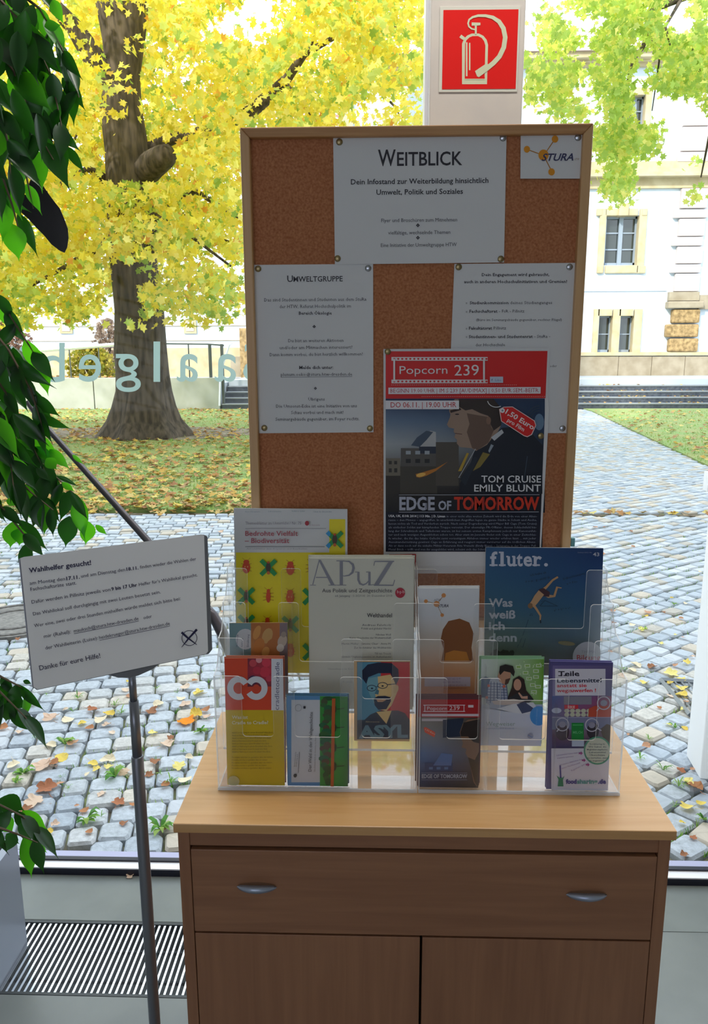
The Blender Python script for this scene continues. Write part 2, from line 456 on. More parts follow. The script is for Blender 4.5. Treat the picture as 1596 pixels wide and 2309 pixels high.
mr = N(nt, 'ShaderNodeMapRange'); mr.inputs['From Min'].default_value = 0.3; mr.inputs['From Max'].default_value = 0.7; mr.inputs['To Min'].default_value = 0.72; mr.inputs['To Max'].default_value = 1.2; ln.new(nz.outputs['Fac'], mr.inputs['Value'])
vm = N(nt, 'ShaderNodeVectorMath', operation='SCALE'); ln.new(rp.outputs[0], vm.inputs[0]); ln.new(mr.outputs[0], vm.inputs['Scale']); ln.new(vm.outputs[0], p.inputs['Base Color'])
b = N(nt, 'ShaderNodeBump', Strength=0.5, Distance=0.008); ln.new(nz.outputs['Fac'], b.inputs['Height']); ln.new(b.outputs[0], p.inputs['Normal']); p.inputs['Roughness'].default_value = 0.7
yard = struct(empty('cobbled_pavement', (0, 4.5, 0))); yard['label'] = 'grey cobbled yard and path outside the window'
mb = MB(); mb.box((-14, 2.13, -0.2), (16, 22.6, -0.03)); mb.build('joint_bed', MT['soil'], yard)
def stone(mb, cx, cy, a, b, rot, h, c, full=True, rnd=random):
    """one sett: domed top with a bevelled rim"""
    ca, sa = math.cos(rot), math.sin(rot)
    base = [(-a, -b * 0.72), (-a, b * 0.74), (-a * 0.8, b), (a * 0.8, b), (a, b * 0.74), (a, -b * 0.74), (a * 0.82, -b), (-a * 0.78, -b)]
    k1, k2, k3, k4 = [rnd.uniform(-.1, .1) for _ in range(4)]
    base = [(x * rnd.uniform(0.95, 1.03) + (k1 if y > 0 else k2) * a * .6, y * rnd.uniform(0.94, 1.03) + (k3 if x > 0 else k4) * b * .6) for x, y in base]
    if not full: base = [base[0], base[2], base[4], base[6]]; base = [(x * 1.12, y) for x, y in base]
    n = len(base)
    R = lambda x, y, z: (cx + x * ca - y * sa, cy + x * sa + y * ca, z)
    vs = [R(x, y, -0.04) for x, y in base] + [R(x, y, h - 0.009) for x, y in base] + [R(x * 0.86, y * 0.84, h + rnd.uniform(-0.002, 0.002)) for x, y in base]
    fs = []
    for i in range(n):
        j = (i + 1) % n
        fs.append((i, i + n, j + n, j)[::-1]); fs.append((i + n, i + 2 * n, j + 2 * n, j + n)[::-1])
    if full:
        vs.append(R(0, 0, h + 0.0025)); t = 3 * n
        for i in range(n): fs.append((2 * n + i, 2 * n + (i + 1) % n, t)[::-1])
    else: fs.append(tuple(range(2 * n, 3 * n))[::-1])
    mb.add(vs, fs, 0, c)
SCOL = [lin(c) for c in ('aab2bc', 'b6bcc4', 'bfc3c9', 'a2abb5', 'b0b8c0', 'beb4a6', 'aeb5bd', 'b9bdc3', 'b2aca3')]
rs = random.Random(3)
lb = [onZ(*q, 0) for q in ((1335, 928), (1400, 957), (1477, 992), (1540, 1025), (1596, 1051))]
def lawn_right_y(X):
    """near border of the right lawn for a given X"""
    P_ = lb
    if X > P_[0].x + 0.0: pass
    for i in range(len(P_) - 1):
        a, b2 = P_[i], P_[i + 1]
        if min(a.x, b2.x) <= X <= max(a.x, b2.x): return a.y + (b2.y - a.y) * (X - a.x) / (b2.x - a.x)
    return P_[-1].y - 0.4 * max(0, X - P_[-1].x) if X < P_[-1].x else P_[0].y
XL = onZ(640, 1155, 0).x
def is_cobble(X, Y):
    if Y < 7.38: return True
    if Y < 7.5: return False
    left = -0.9 + (Y - 7.5) * 0.03
    if X < left: return False
    # right lawn: right of the diagonal from (lb[0]) to (lb[-1])
    a, c = lb[0], lb[-1]
    return (X - a.x) * (c.y - a.y) - (Y - a.y) * (c.x - a.x) > 0 if Y < a.y else True
def visible(X, Y, pad=60):
    d = Vector((X, Y, 0)) - EYE; z = d.dot(_f)
    if z < 0.1: return False
    u = 798 + F_PX * d.dot(RT) / z; v = 1154.5 - F_PX * d.dot(UP) / z
    return -pad - (1100 if Y < 7.4 else 300) < u < 1596 + pad + (1100 if Y < 7.4 else 300) and v < 3400, u, v
cand = []
dy = 0.102; ry = 0
for r, rot0 in [(q, math.radians(a_)) for a_ in (12, 38) for q in range(-80, 290)]:
    x = -16.0 + rs.uniform(0, 0.1); rowh = dy * rs.uniform(0.9, 1.1)
    while x < 22:
        Lx = rs.uniform(0.082, 0.128); cx = x + Lx / 2; cy0 = r * dy
        X = cx * math.cos(rot0) - cy0 * math.sin(rot0); Y = cx * math.sin(rot0) + cy0 * math.cos(rot0) + 0.05 * math.sin(X * 1.1)
        x += Lx + 0.005
        if Y < 2.17 or Y > 21.2 or not is_cobble(X, Y): continue
        if (X < 0.085 * Y) != (rot0 < 0.4): continue
        vz = visible(X, Y)
        if not vz or not vz[0]: continue
        if Y > 12 and not (X > -1): continue
        hid = (cl.x < X * 2.0 / Y < cr.x)
        cand.append((Y, X, Lx / 2, dy / 2 * 0.97, rot0 + rs.uniform(-0.06, 0.06), vz[1], vz[2]))
def behind(u, v):   # hidden behind cabinet or board: build as part of the joined mass
    return (400 < u < 1500 and v > 1640) or (570 < u < 1290 and 280 < v < 1400)
cand.sort()
single = [c for c in cand if not behind(c[5], c[6]) and 0 <= c[5] <= 1596][:300]
sset = set(id(c) for c in single)
protos = []
for i in range(10):
    mb = MB(); stone(mb, 0, 0, 1.0, 1.0, 0, 1.0, None, True, rs)
    # heights are rebuilt in real units: proto is unit in plan only
    mb.v = [(x_, y_, (-0.04 if z_ < 0 else (z_ - 1.0))) for x_, y_, z_ in mb.v]
    protos.append(mb.mesh('cobblestone', MT['stone1'], False))
for c in single:
    o = bpy.data.objects.new('cobblestone', rs.choice(protos)); COL.objects.link(o); o.parent = yard
    o.location = (c[1], c[0] - 4.5, rs.uniform(-0.006, 0.004)); o.rotation_euler = (rs.uniform(-.02, .02), rs.uniform(-.02, .02), c[4]); o.scale = (c[2] * 0.98, c[3] * rs.uniform(.94, 1.0), 1)
mb = MB()
for c in cand:
    if id(c) in sset: continue
    stone(mb, c[1], c[0], c[2] * 0.97, c[3] * 0.97, c[4], rs.uniform(-0.008, 0.003), rs.choice(SCOL), c[0] < 5, rs)
tag(mb.build('cobblestones_beyond', MT['stone'], yard), kind='stuff')
print('stones', len(cand))
# gutter strip, manhole, drain
mb = MB(); mb.box((-14, 7.40, -0.1), (16, 7.47, -0.015)); mb.build('gutter_strip', mat('gutter_dirt', '7d705c', 0.95, c2='54493a', scale=30), yard)
mh = onZ(35, 1402, 0)
o = tag(empty('manhole_cover', mh), 'round iron manhole cover set in the cobbles left of the paper sign', 'manhole cover')
mh_m = mat('weathered_cast_iron', '6a6764', 0.7, c2='87837e', scale=40)
mb = MB(); mb.disc(mh + Vector((0, 0, -0.02)), (0, 0, 1), 0.30, 0.034, 32); mb.build('cover_plate', mh_m, o)
mb = MB()
for k in range(2):
    rr = (0.27, 0.17)[k]
    mb.tube([mh + Vector((rr * math.cos(a * math.pi / 16), rr * math.sin(a * math.pi / 16), 0.016)) for a in range(33)], 0.008, 5, caps=False)
mb.build('raised_ring', mh_m, o)
dg = [onZ(*q, 0) for q in ((1490, 1535), (1596, 1520), (1596, 1640), (1555, 1615))]
o = tag(empty('drain_grate', dg[0]), 'grey metal drain grate in the cobbles under yellow leaves near right edge', 'drain')
dc = dg[0]; gmat = mat('galvanised_grate', '8c9198', 0.45, 0.6)
dv = (dg[3] - dg[0]); du = Vector((0.42, -0.06, 0))
mb = MB()
for a, b2 in ((dg[0], dg[3]), (dg[0], dg[0] + du), (dg[3], dg[3] + du), (dg[0] + du, dg[3] + du)): mb.tube([a + Vector((0, 0, .006)), b2 + Vector((0, 0, .006))], 0.011, 4)
mb.build('grate_frame', gmat, o)
for i in range(1, 14):
    a = dg[0] + du * (i / 14); mb = MB(); mb.tube([a + Vector((0, 0, .004)), a + dv + Vector((0, 0, .004))], 0.005, 4); mb.build('grate_bar', gmat, o)
# ================================================================== LAWNS
MT['lawn'] = mat('lawn_turf', '7f9a58', 0.95, c2='96985f', scale=2.2, detail=9, bump=0.3)
MT['dirt'] = mat('bare_earth', 'a0968a', 0.95, c2='75695a', scale=6)
mb = MB(); mb.prism([(-14, 7.5, -0.03), (-0.92, 7.5, -0.03), (-0.5, 21.3, -0.03), (-14, 21.3, -0.03)][::-1], (0, 0, 0.045))
struct(mb.build('lawn_left', MT['lawn']))
a, c = lb[0], lb[-1]; e = c + (c - a) * 0.8
mb = MB(); mb.prism([(a.x, a.y, -0.03), (e.x, e.y, -0.03), (16, e.y, -0.03), (16, 21.3, -0.03), (a.x, 21.3, -0.03)][::-1], (0, 0, 0.045))
struct(mb.build('lawn_right', MT['lawn']))
TB = onZ(328, 985, 0)          # tree foot
mb = MB(); n = 26
ring = [(TB.x + (3.6 + 0.5 * math.sin(3 * t)) * math.cos(t) - 0.8, TB.y + 0.6 + (1.15 + 0.25 * math.sin(5 * t + 1)) * math.sin(t), 0.004) for t in [2 * math.pi * i / n for i in range(n)]]
mb.prism(ring, (0, 0, 0.018)); struct(mb.build('ground_bare_patch', MT['dirt']))
# grass blades
MT['blade'] = attr_mat('grass_blades', 0.8, translucent=0.4)
GC = [lin(c) for c in ('8fae5e', 'a0bf68', '84a556', 'b0c276', 'a9b06e')]
def in_lawn(X, Y):
    if Y < 7.5 or Y > 21.2: return False
    if -14 < X < -0.95: return True
    return Y > 8 and X > 1 and not is_cobble(X, Y)
mb = MB(); cnt = 0
while cnt < 16000:
    Y = 7.5 + 13.7 * rs.random() ** 1.5; X = rs.uniform(-0.62 * Y - 1, 0.55 * Y + 1)
    if not in_lawn(X, Y): continue
    if ((X - TB.x + 0.8) / 3.6) ** 2 + ((Y - TB.y - 0.6) / 1.1) ** 2 < rs.random(): continue
    cnt += 1; c = rs.choice(GC); h = rs.uniform(0.025, 0.055); wd = rs.uniform(0.006, 0.014)
    an = rs.uniform(0, 3.14); dx, dy_ = math.cos(an) * wd, math.sin(an) * wd; lx, ly = rs.uniform(-.03, .03), rs.uniform(-.03, .03)
    mb.add([(X - dx, Y - dy_, 0.01), (X + dx, Y + dy_, 0.01), (X + lx, Y + ly, 0.01 + h)], [(0, 1, 2)], 0, c)
tag(mb.build('grass', MT['blade']), 'short green lawn grass around the big tree and by the steps', 'grass', kind='stuff')
# ================================================================== TERRACE, STEPS, RAMP WALL
MT['conc'] = mat('pale_concrete', 'b9bcba', 0.85, c2='a3a69c', scale=1.4, detail=7)
MT['slab'] = mat('terrace_slab', 'aab0b6', 0.6)
MT['stepdark'] = mat('dark_stone_step', '3c424e', 0.7, c2='565c66', scale=12)
MT['beige'] = mat('sandstone', 'c4b696', 0.85, c2='b0a07e', scale=2.5, detail=6)
MT['beige2'] = mat('weathered_sandstone', 'a29784', 0.85, c2='8e826e', scale=3, detail=7)
MT['pinkish'] = mat('pale_painted_stone', 'c0b6b4', 0.85)
MT['rustic'] = mat('rusticated_sandstone', 'b2966a', 0.9, c2='7a6442', scale=9, bump=0.6, detail=8)
MT['plaster'] = mat('pale_blue_plaster', 'c8d4e2', 0.9)
MT['grate_metal'] = mat('dark_rail_steel', '59605f', 0.5, 0.5)
SY = 21.35; TZ = 0.74; BY = 26.1
terr = struct(empty('terrace_ground', (0, 22.6, 0)))
XS = onY(500, 900, SY).x
mb = MB(); mb.box((XS - 14, SY + 0.2, 0), (XS - 0.05, BY + 0.4, TZ - 0.05)); mb.box((XS - 0.05, SY + 1.5, 0), (22, BY + 0.4, TZ)); mb.build('terrace_bed', MT['slab'], terr)
mb = MB(); mb.box((XS, SY + 1.1, TZ - 0.15), (22, SY + 1.6, TZ + 0.015)); mb.build('landing_slab', mat('light_landing_edge', 'b4bcc6', 0.5), terr)
steps = tag(empty('outdoor_steps', (XS, SY, 0)), 'wide dark stone steps leading up to the pale building opposite', 'steps')
for i in range(4):
    z1 = 0.148 * (i + 1); y0 = SY + 0.3 * i
    mb = MB(); mb.box((XS, y0, 0), (22, SY + 1.5, z1 - 0.012), 0); mb.box((XS, y0 - 0.02, z1 - 0.03), (22, SY + 1.5, z1), 1)
    mb.build('step', [MT['stepdark'], mat('step_tread', '8b9096', 0.7)], steps)
wl = tag(empty('retaining_wall', (XS - 3, SY, 0)), 'low pale concrete retaining wall behind the big tree', 'wall')
xj = onY(213, 890, SY).x
for x0, x1 in ((xj - 9.6, xj - 4.82), (xj - 4.8, xj - 0.012), (xj + 0.012, XS - 0.06)):
    mb = MB(); mb.box((x0, SY - 0.04, 0), (x1, SY + 0.2, 0.86)); bevel(mb.build('panel', MT['conc'], wl), 0.01)
# railing on the wall
rl = tag(empty('terrace_railing', (XS - 3, SY, 0.86)), 'thin metal mesh railing with bright handrail above the concrete wall', 'railing')
P3 = lambda u, v, Y: onY(u, v, Y)
hr = mat('bright_handrail', 'e6eaee', 0.3, 0.6)
mb = MB(); mb.tube([P3(-60, 803, SY + .1), P3(0, 797, SY + .1), P3(262, 777, SY + .1)], 0.055, 8); mb.build('handrail', hr, rl)
mb = MB(); mb.tube([P3(262, 776, SY + .1), P3(372, 775, SY + .1), P3(470, 776, SY + .1), P3(505, 779, SY + .1)], 0.02, 8); mb.build('handrail', MT['grate_metal'], rl)
for u, r_ in ((20, .012), (91, .018), (156, .018), (222, .018), (300, .018), (372, .018), (425, .018), (473, .045), (500, .045)):
    q = P3(u, 790, SY + .1); mb = MB(); tz = P3(u, 776 if u > 262 else 797 - u * 20 / 262, SY + .1).z
    mb.tube([(q.x, q.y, 0.86 if u < 480 else 0.1), (q.x, q.y, tz)], r_, 6); mb.build('post', MT['grate_metal'], rl)
mb = MB(); mb.tube([P3(523, 773, SY - .1), P3(517, 777, SY - .2), P3(497, 838, SY - .3), P3(495, 915, SY - .35)], 0.03, 8); mb.build('stair_handrail', hr, rl)
# ================================================================== BUILDING OPPOSITE
bd = tag(empty('opposite_building', (6, BY, 0)), 'pale plastered historic building with sandstone trim across the yard', 'building')
def pb(u0, v0, u1, v1, proud=0.0, depth=0.3, Y=None):
    """a block standing PROUD of the facade plane, spanning the measured picture rectangle"""
    Y = BY if Y is None else Y
    vm_ = (v0 + v1) / 2; um = (u0 + u1) / 2
    a, b2 = onY(u0, vm_, Y - proud), onY(u1, vm_, Y - proud)
    z1, z0 = onY(um, v0, Y - proud).z, onY(um, v1, Y - proud).z
    return (a.x, Y - proud, z0), (b2.x, Y + depth, z1)
def bpart(name, mt, *args, parent=None, bev=0.0, **kw):
    mb = MB(); mb.box(*pb(*args, **kw)); o = mb.build(name, mt, parent or bd)
    if bev: bevel(o, bev)
    return o
wx0 = onY(768, 500, BY).x
wt = onY(1400, 126, BY).z
# facade wall, cut round the windows: strips between openings
OP = [(1364.6, 486, 1439, 598), (1349, 712, 1380, 794), (1397, 712, 1428, 794), (1413, 214, 1454, 312)]
ops = [pb(*q) for q in OP]
xs = sorted(set([wx0, 22.0] + [q[0][0] for q in ops] + [q[1][0] for q in ops])); zs = sorted(set([TZ, wt] + [q[0][2] for q in ops] + [q[1][2] for q in ops]))
mb = MB()
for i in range(len(xs) - 1):
    z0 = None
    for j in range(len(zs) - 1):
        cx_, cz_ = (xs[i] + xs[i + 1]) / 2, (zs[j] + zs[j + 1]) / 2
        hole = any(q[0][0] < cx_ < q[1][0] and q[0][2] < cz_ < q[1][2] for q in ops)
        if not hole: mb.box((xs[i], BY, zs[j]), (xs[i + 1], BY + 0.35, zs[j + 1]))
mb.build('wall', MT['plaster'], bd)
mb = MB(); mb.box((wx0, BY + 0.36, TZ), (22, BY + 0.5, wt)); mb.box((wx0, BY + 0.3, TZ), (wx0 + 0.2, BY + 9, wt)); mb.build('inner_wall', mat('dark_room', '1b1f22', 0.9), bd)
MT['winframe'] = mat('grey_window_frame', '8d99a8', 0.5)
MT['winglass'] = mat('dark_window_glass', '2a3330', 0.08, 0.0, spec=1.0)
def fwindow(u0, v0, u1, v1, cols, rows, fr):
    wf = None
    (x0, _, z0), (x1, _, z1) = pb(u0, v0, u1, v1)
    mb = MB(); t = fr
    yb, yf = BY + 0.3, BY + 0.2
    mb.box((x0, yf, z0), (x0 + t, yb, z1)); mb.box((x1 - t, yf, z0), (x1, yb, z1)); mb.box((x0, yf, z0), (x1, yb, z0 + t * 1.3)); mb.box((x0, yf, z1 - t), (x1, yb, z1))
    for i in range(1, cols): xx = x0 + (x1 - x0) * i / cols; mb.box((xx - t * 0.9, yf - 0.03, z0), (xx + t * 0.9, yb, z1))
    for j in range(1, rows): zz = z0 + (z1 - z0) * j / rows; mb.box((x0, yf + 0.02, zz - t * 0.3), (x1, yb, zz + t * 0.3))
    wf = mb.build('window', MT['winframe'], bd)
    for i in range(cols):
        for j in range(rows):
            mb = MB(); mb.box((x0 + (x1 - x0) * i / cols + t * .5, BY + 0.27, z0 + (z1 - z0) * j / rows + t * .2), (x0 + (x1 - x0) * (i + 1) / cols - t * .5, BY + 0.275, z0 + (z1 - z0) * (j + 1) / rows - t * .2))
            mb.build('pane', MT['winglass'], wf)
fwindow(*OP[0], 2, 3, 0.07); fwindow(*OP[1], 1, 2, 0.06); fwindow(*OP[2], 1, 2, 0.06); fwindow(*OP[3], 2, 3, 0.06)
def surround(u0, v0, u1, v1, o, ear=0):
    U0, V0, U1, V1 = o
    mb = MB()
    for r_ in ((U0, V0, u0, V1), (u1, V0, U1, V1), (u0, V0, u1, v0), (u0, v1, u1, V1)):
        if r_[2] - r_[0] > 0.5 and r_[3] - r_[1] > 0.5: mb.box(*pb(*r_, proud=0.08, depth=0.2))
    if ear:
        mb.box(*pb(U0 - 4, V0, U0 + 8, V0 + 16, proud=0.1)); mb.box(*pb(U1 - 8, V0, U1 + 4, V0 + 16, proud=0.1)); mb.box(*pb(U0 - 3, V1 - 17, U0 + 9, V1, proud=0.1)); mb.box(*pb(U1 - 12, V1 - 17, U1, V1, proud=0.1))
    bevel(mb.build('window_surround', MT['beige'], bd), 0.02)
surround(*OP[0], (1350, 470, 1456, 616), 1)
bpart('keystone', MT['beige'], 1396, 458, 1418, 486, proud=0.16, bev=0.02)
mb = MB()
for r_ in ((1337, 697, 1349, 795), (1380, 697, 1397, 795), (1428, 697, 1446, 795), (1349, 697, 1380, 712), (1397, 697, 1428, 712)): mb.box(*pb(*r_, proud=0.08, depth=0.2))
mb.build('window_surround', MT['beige'], bd)
surround(*OP[3], (1396, 196, 1468, 330))
# plinth of single blocks, cap course
bpart('plinth_cap', MT['beige'], 560, 795, 1640, 803, proud=0.16)
u = 520; i = 0; pr = random.Random(5)
while u < 1640:
    wdt = pr.choice((62, 75, 90)); mt_ = MT['beige2'] if (u > 1500 or pr.random() < 0.3) else MT['beige']
    bpart('plinth_block', mt_, u, 803.6, u + wdt - 0.8, 850, proud=0.12, bev=0.01); u += wdt
# quoins
for (a_, b_, c_, d_) in ((1536, 424, 1596, 469), (1520, 472, 1596, 491), (1531, 493, 1590, 532), (1516, 534, 1585, 554), (1526.5, 556, 1585, 594), (1512, 596, 1580, 615), (1522, 617, 1578, 657), (1538, 285, 1600, 340), (1528, 342, 1600, 364), (1544, 205, 1602, 283), (1536, 160, 1600, 203)):
    bpart('quoin_stone', MT['pinkish'], a_, b_, c_, d_, proud=0.14, bev=0.02)
bpart('quoin_cap', MT['beige2'], 1509, 658, 1577, 678, proud=0.18); bpart('quoin_cap', MT['beige2'], 1507, 679, 1588, 695, proud=0.3, bev=0.04)
for (a_, b_, c_, d_) in ((1517, 697, 1579, 728), (1503, 731, 1576, 760), (1509, 763, 1575, 793)):
    bpart('quoin_stone', MT['rustic'], a_, b_, c_, d_, proud=0.22, bev=0.05)
bpart('wall_ledge', MT['beige2'], 1576, 665, 1640, 697, proud=0.1)
# cornices
for k_, (v0, v1, pr_) in enumerate(((364, 381, 0.12), (381, 388, 0.26), (388, 397, 0.4), (397, 425, 0.1))): bpart('cornice', MT['beige'], 1130, v0, 1640, v1, proud=pr_)
for v0, v1, pr_ in ((118, 131, 0.5), (131, 140, 0.3), (140, 152, 0.15)): bpart('cornice', MT['beige'], 770, v0, 1640, v1, proud=pr_)
bpart('pilaster', MT['beige'], 772, 152, 796, 700, proud=0.12)
mb = MB(); ax = onY(939, 230, BY); arc = []
for i in range(13): t = math.pi * i / 12; arc.append((ax.x + 0.3 * math.cos(t), BY - 0.05, onY(939, 205, BY).z + 0.3 * math.sin(t)))
arc += [(ax.x - 0.3, BY - 0.05, onY(939, 284, BY).z), (ax.x + 0.3, BY - 0.05, onY(939, 284, BY).z)]
mb.prism(arc, (0, 0.06, 0)); mb.build('arched_window', MT['winframe'], bd)
bpart('string_course', MT['plaster'], 1130, 655, 1503, 657, proud=0.04)
mb = MB(); r0 = onY(1200, 118, BY - .5).z; mb.prism([(wx0, BY - .6, r0), (wx0, BY + 4, r0 + 2.2), (wx0, BY + 4, r0)], (23, 0, 0)); mb.build('roof', mat('clay_roof', 'b09a92', 0.8), bd)
# left wing with its tiled roof
lw = tag(empty('side_building', (-8, 27.5, 0)), 'white low building with a pinkish tiled roof behind the yellow tree', 'building')
LY = 27.5; lz = onY(300, 345, LY).z; rz = onY(300, 140, LY + 4).z; xl0, xl1 = -20.0, wx0 + 0.15
mb = MB(); mb.box((xl0, LY, TZ - 0.05), (xl1, LY + 6, lz)); mb.build('wall', MT['plaster'], lw)
mb = MB(); mb.box(*pb(-60, 785, 560, 851, proud=0.1, Y=LY)); mb.build('plinth', MT['beige'], lw)
for v_ in (735, 768):
    mb = MB(); mb.box(*pb(-60, v_, 556, v_ + 1.5, proud=0.02, Y=LY)); mb.build('wall_joint', MT['beige2'], lw)
for u_ in (148, 428):
    o = MB(); o.box(*pb(u_ - 14, 720, u_ + 14, 752, proud=0.06, Y=LY)); wf = o.build('window_surround', MT['beige'], lw)
    o = MB(); o.box(*pb(u_ - 9, 725, u_ + 9, 747, proud=0.075, Y=LY)); o.build('pane', mat('shuttered_pane', 'b3aca4', 0.6), wf)
mb = MB(); mb.box(*pb(541, 740, 566, 860, proud=0.2, Y=BY)); mb.build('corner_pier', MT['rustic'], lw)
n = 22; MT['tile'] = attr_mat('roof_tiles', 0.8); mb = MB(); TC = [lin(c) for c in ('c9a4a0', 'b9918e', 'd2b3ac', 'c29c93')]
for i in range(n):
    y0 = LY - 0.3 + 5.2 * i / n; z0 = lz + (rz - lz) * i / n; y1 = LY - 0.3 + 5.2 * (i + 1.15) / n; z1 = lz + (rz - lz) * (i + 1.15) / n
    x = xl0
    while x < xl1:
        mb.add([(x, y0, z0 + 0.06), (x + 0.1, y0 - .02, z0 + 0.1), (x + 0.2, y0, z0 + 0.06), (x + 0.2, y1, z1), (x + 0.1, y1, z1 + 0.04), (x, y1, z1)], [(0, 1, 4, 5), (1, 2, 3, 4)], 0, pr.choice(TC)); x += 0.2
o = mb.build('roof_tiles', MT['tile'], lw); o['kind'] = 'stuff'
a_, b_ = onY(160, 140, LY + 3.2), onY(215, 172, LY + 3.2)
mb = MB(); mb.box((a_.x, LY + 2.9, b_.z), (b_.x, LY + 3.3, a_.z)); mb.build('skylight', mat('skylight_glass', 'bfe0ee', 0.2), lw)
# ================================================================== CABINET
CZ = 0.811; CXL, CXR = -0.3265, 0.4708; CYF, CYB = 1.105, 1.50
cab = tag(empty('storage_cabinet', (0.07, 1.3, 0)), 'beech wood storage cabinet with one wide drawer under the brochure racks', 'cabinet')
mb = MB(); mb.box((CXL, CYF, CZ - 0.0165), (CXR, CYB, CZ)); bevel(mb.build('top', MT['beechx'], cab), 0.0015)
sx0, sx1 = CXL + 0.004, CXR - 0.004
for a_, b_ in ((sx0, sx0 + 0.019), (sx1 - 0.019, sx1)):
    mb = MB(); mb.box((a_, CYF + 0.010, 0.0), (b_, CYB - 0.004, CZ - 0.0165)); bevel(mb.build('side_panel', MT['beech'], cab), 0.001)
mb = MB(); mb.box((sx0 + 0.019, CYB - 0.012, 0.03), (sx1 - 0.019, CYB - 0.006, CZ - 0.0165)); mb.build('back_panel', MT['beech'], cab)
mb = MB(); mb.box((sx0 + 0.019, CYF + 0.03, 0.06), (sx1 - 0.019, CYB - 0.012, 0.075)); mb.build('bottom_panel', MT['beech'], cab)
zr = onY(900, 1913, CYF + 0.012).z
mb = MB(); mb.box((sx0 + 0.019, CYF + 0.012, zr), (sx1 - 0.019, CYF + 0.03, CZ - 0.0165)); mb.build('rail', MT['beechfx'], cab)
zd1, zd0 = onY(950, 1922, CYF + 0.01).z, onY(950, 2108, CYF + 0.01).z
mb = MB(); mb.box((sx0 + 0.0205, CYF + 0.008, zd0), (sx1 - 0.0205, CYF + 0.027, zd1)); dr = bevel(mb.build('drawer', MT['beechfx'], cab), 0.0012)
mb = MB(); mb.box((sx0 + 0.03, CYF + 0.03, zd0 + 0.01), (sx1 - 0.03, CYB - 0.04, zd1 - 0.03)); mb.build('drawer_box', MT['gapshade'], cab)
for u, v in ((577, 2008), (1325, 2026)):
    c_ = onY(u, v, CYF - 0.002); zc = c_.z; n = 15; L = 0.0325
    mb = MB(); top, bot = [], []
    rows = []
    for i in range(n):
        t = -1 + 2 * i / (n - 1); prf = math.sqrt(max(0, 1 - t * t)); s_ = 0.001 + 0.0075 * prf
        yy = CYF + 0.006 - 0.012 * (1 - t * t); c_.z = zc + 0.0035 * (1 - t * t)
        rows.append([(c_.x + L * t, yy - s_ * 0.5, c_.z + s_ * 0.35), (c_.x + L * t, yy + s_ * 0.4, c_.z + s_ * 0.75), (c_.x + L * t, yy + s_ * 0.5, c_.z - s_ * 0.1), (c_.x + L * t, yy - s_ * 0.3, c_.z - s_ * 0.55)])
    vs = [q for r_ in rows for q in r_]; fs = []
    for i in range(n - 1):
        for k in range(4): fs.append((i * 4 + k, i * 4 + (k + 1) % 4, i * 4 + 4 + (k + 1) % 4, i * 4 + 4 + k))
    fs += [(0, 1, 2, 3), tuple(range(4 * n - 1, 4 * n - 5, -1))]
    mb.add(vs, fs); mb.build('handle', MT['chrome'], dr, smooth=True)
zt = onY(900, 2112, CYF + 0.01).z; xg0, xg1 = onY(945.3, 2200, CYF + .01).x, onY(950.8, 2200, CYF + .01).x
for a_, b_ in ((sx0 + 0.0205, xg0), (xg1, sx1 - 0.0205)):
    mb = MB(); mb.box((a_, CYF + 0.009, 0.07), (b_, CYF + 0.027, zt)); bevel(mb.build('door', MT['beech'], cab), 0.001)
mb = MB(); mb.box((sx0 + 0.02, CYF + 0.04, 0), (sx1 - 0.02, CYF + 0.055, 0.058)); mb.build('plinth', MT['beech'], cab)
# ================================================================== CORK BOARD
BYF = 1.428
bx0, bx1, bz1, bz0 = -0.2385, 0.3625, 1.9262, 1.026
brd = tag(empty('cork_board', (0.06, 1.45, bz0)), 'tall cork notice board in a pale wooden frame behind the brochure racks', 'notice board')
fw = 0.0165
def bar(p0, p1, q1, q0, ext, name, mt): mb = MB(); mb.prism([p0, p1, q1, q0], ext); bevel(mb.build(name, mt, brd), 0.002)
y = BYF; ex = (0, 0.028, 0)
bar((bx0, y, bz1), (bx1, y, bz1), (bx1 - fw, y, bz1 - fw), (bx0 + fw, y, bz1 - fw), ex, 'frame_rail', mat('frame_rail_wood', 'b98552', 0.5, c2='c99866', scale=6, stretch=(1, 20, 30)))
bar((bx0, y, bz0), (bx1, y, bz0), (bx1 - fw, y, bz0 + fw), (bx0 + fw, y, bz0 + fw), ex, 'frame_rail', MT['frame'])
bar((bx0, y, bz1), (bx0, y, bz0), (bx0 + fw, y, bz0 + fw), (bx0 + fw, y, bz1 - fw), ex, 'frame_stile', MT['frame'])
bar((bx1, y, bz1), (bx1, y, bz0), (bx1 - fw, y, bz0 + fw), (bx1 - fw, y, bz1 - fw), ex, 'frame_stile', MT['frame'])
mb = MB(); mb.box((bx0 + fw - .002, 1.4425, bz0 + fw - .002), (bx1 - fw + .002, 1.454, bz1 - fw + .002)); mb.build('cork_panel', MT['cork'], brd)
for xx in (-0.04, 0.27):
    mb = MB(); mb.box((xx, 1.4565, CZ), (xx + 0.028, 1.478, bz0 + 0.3)); mb.build('support_leg', MT['frame'], brd)
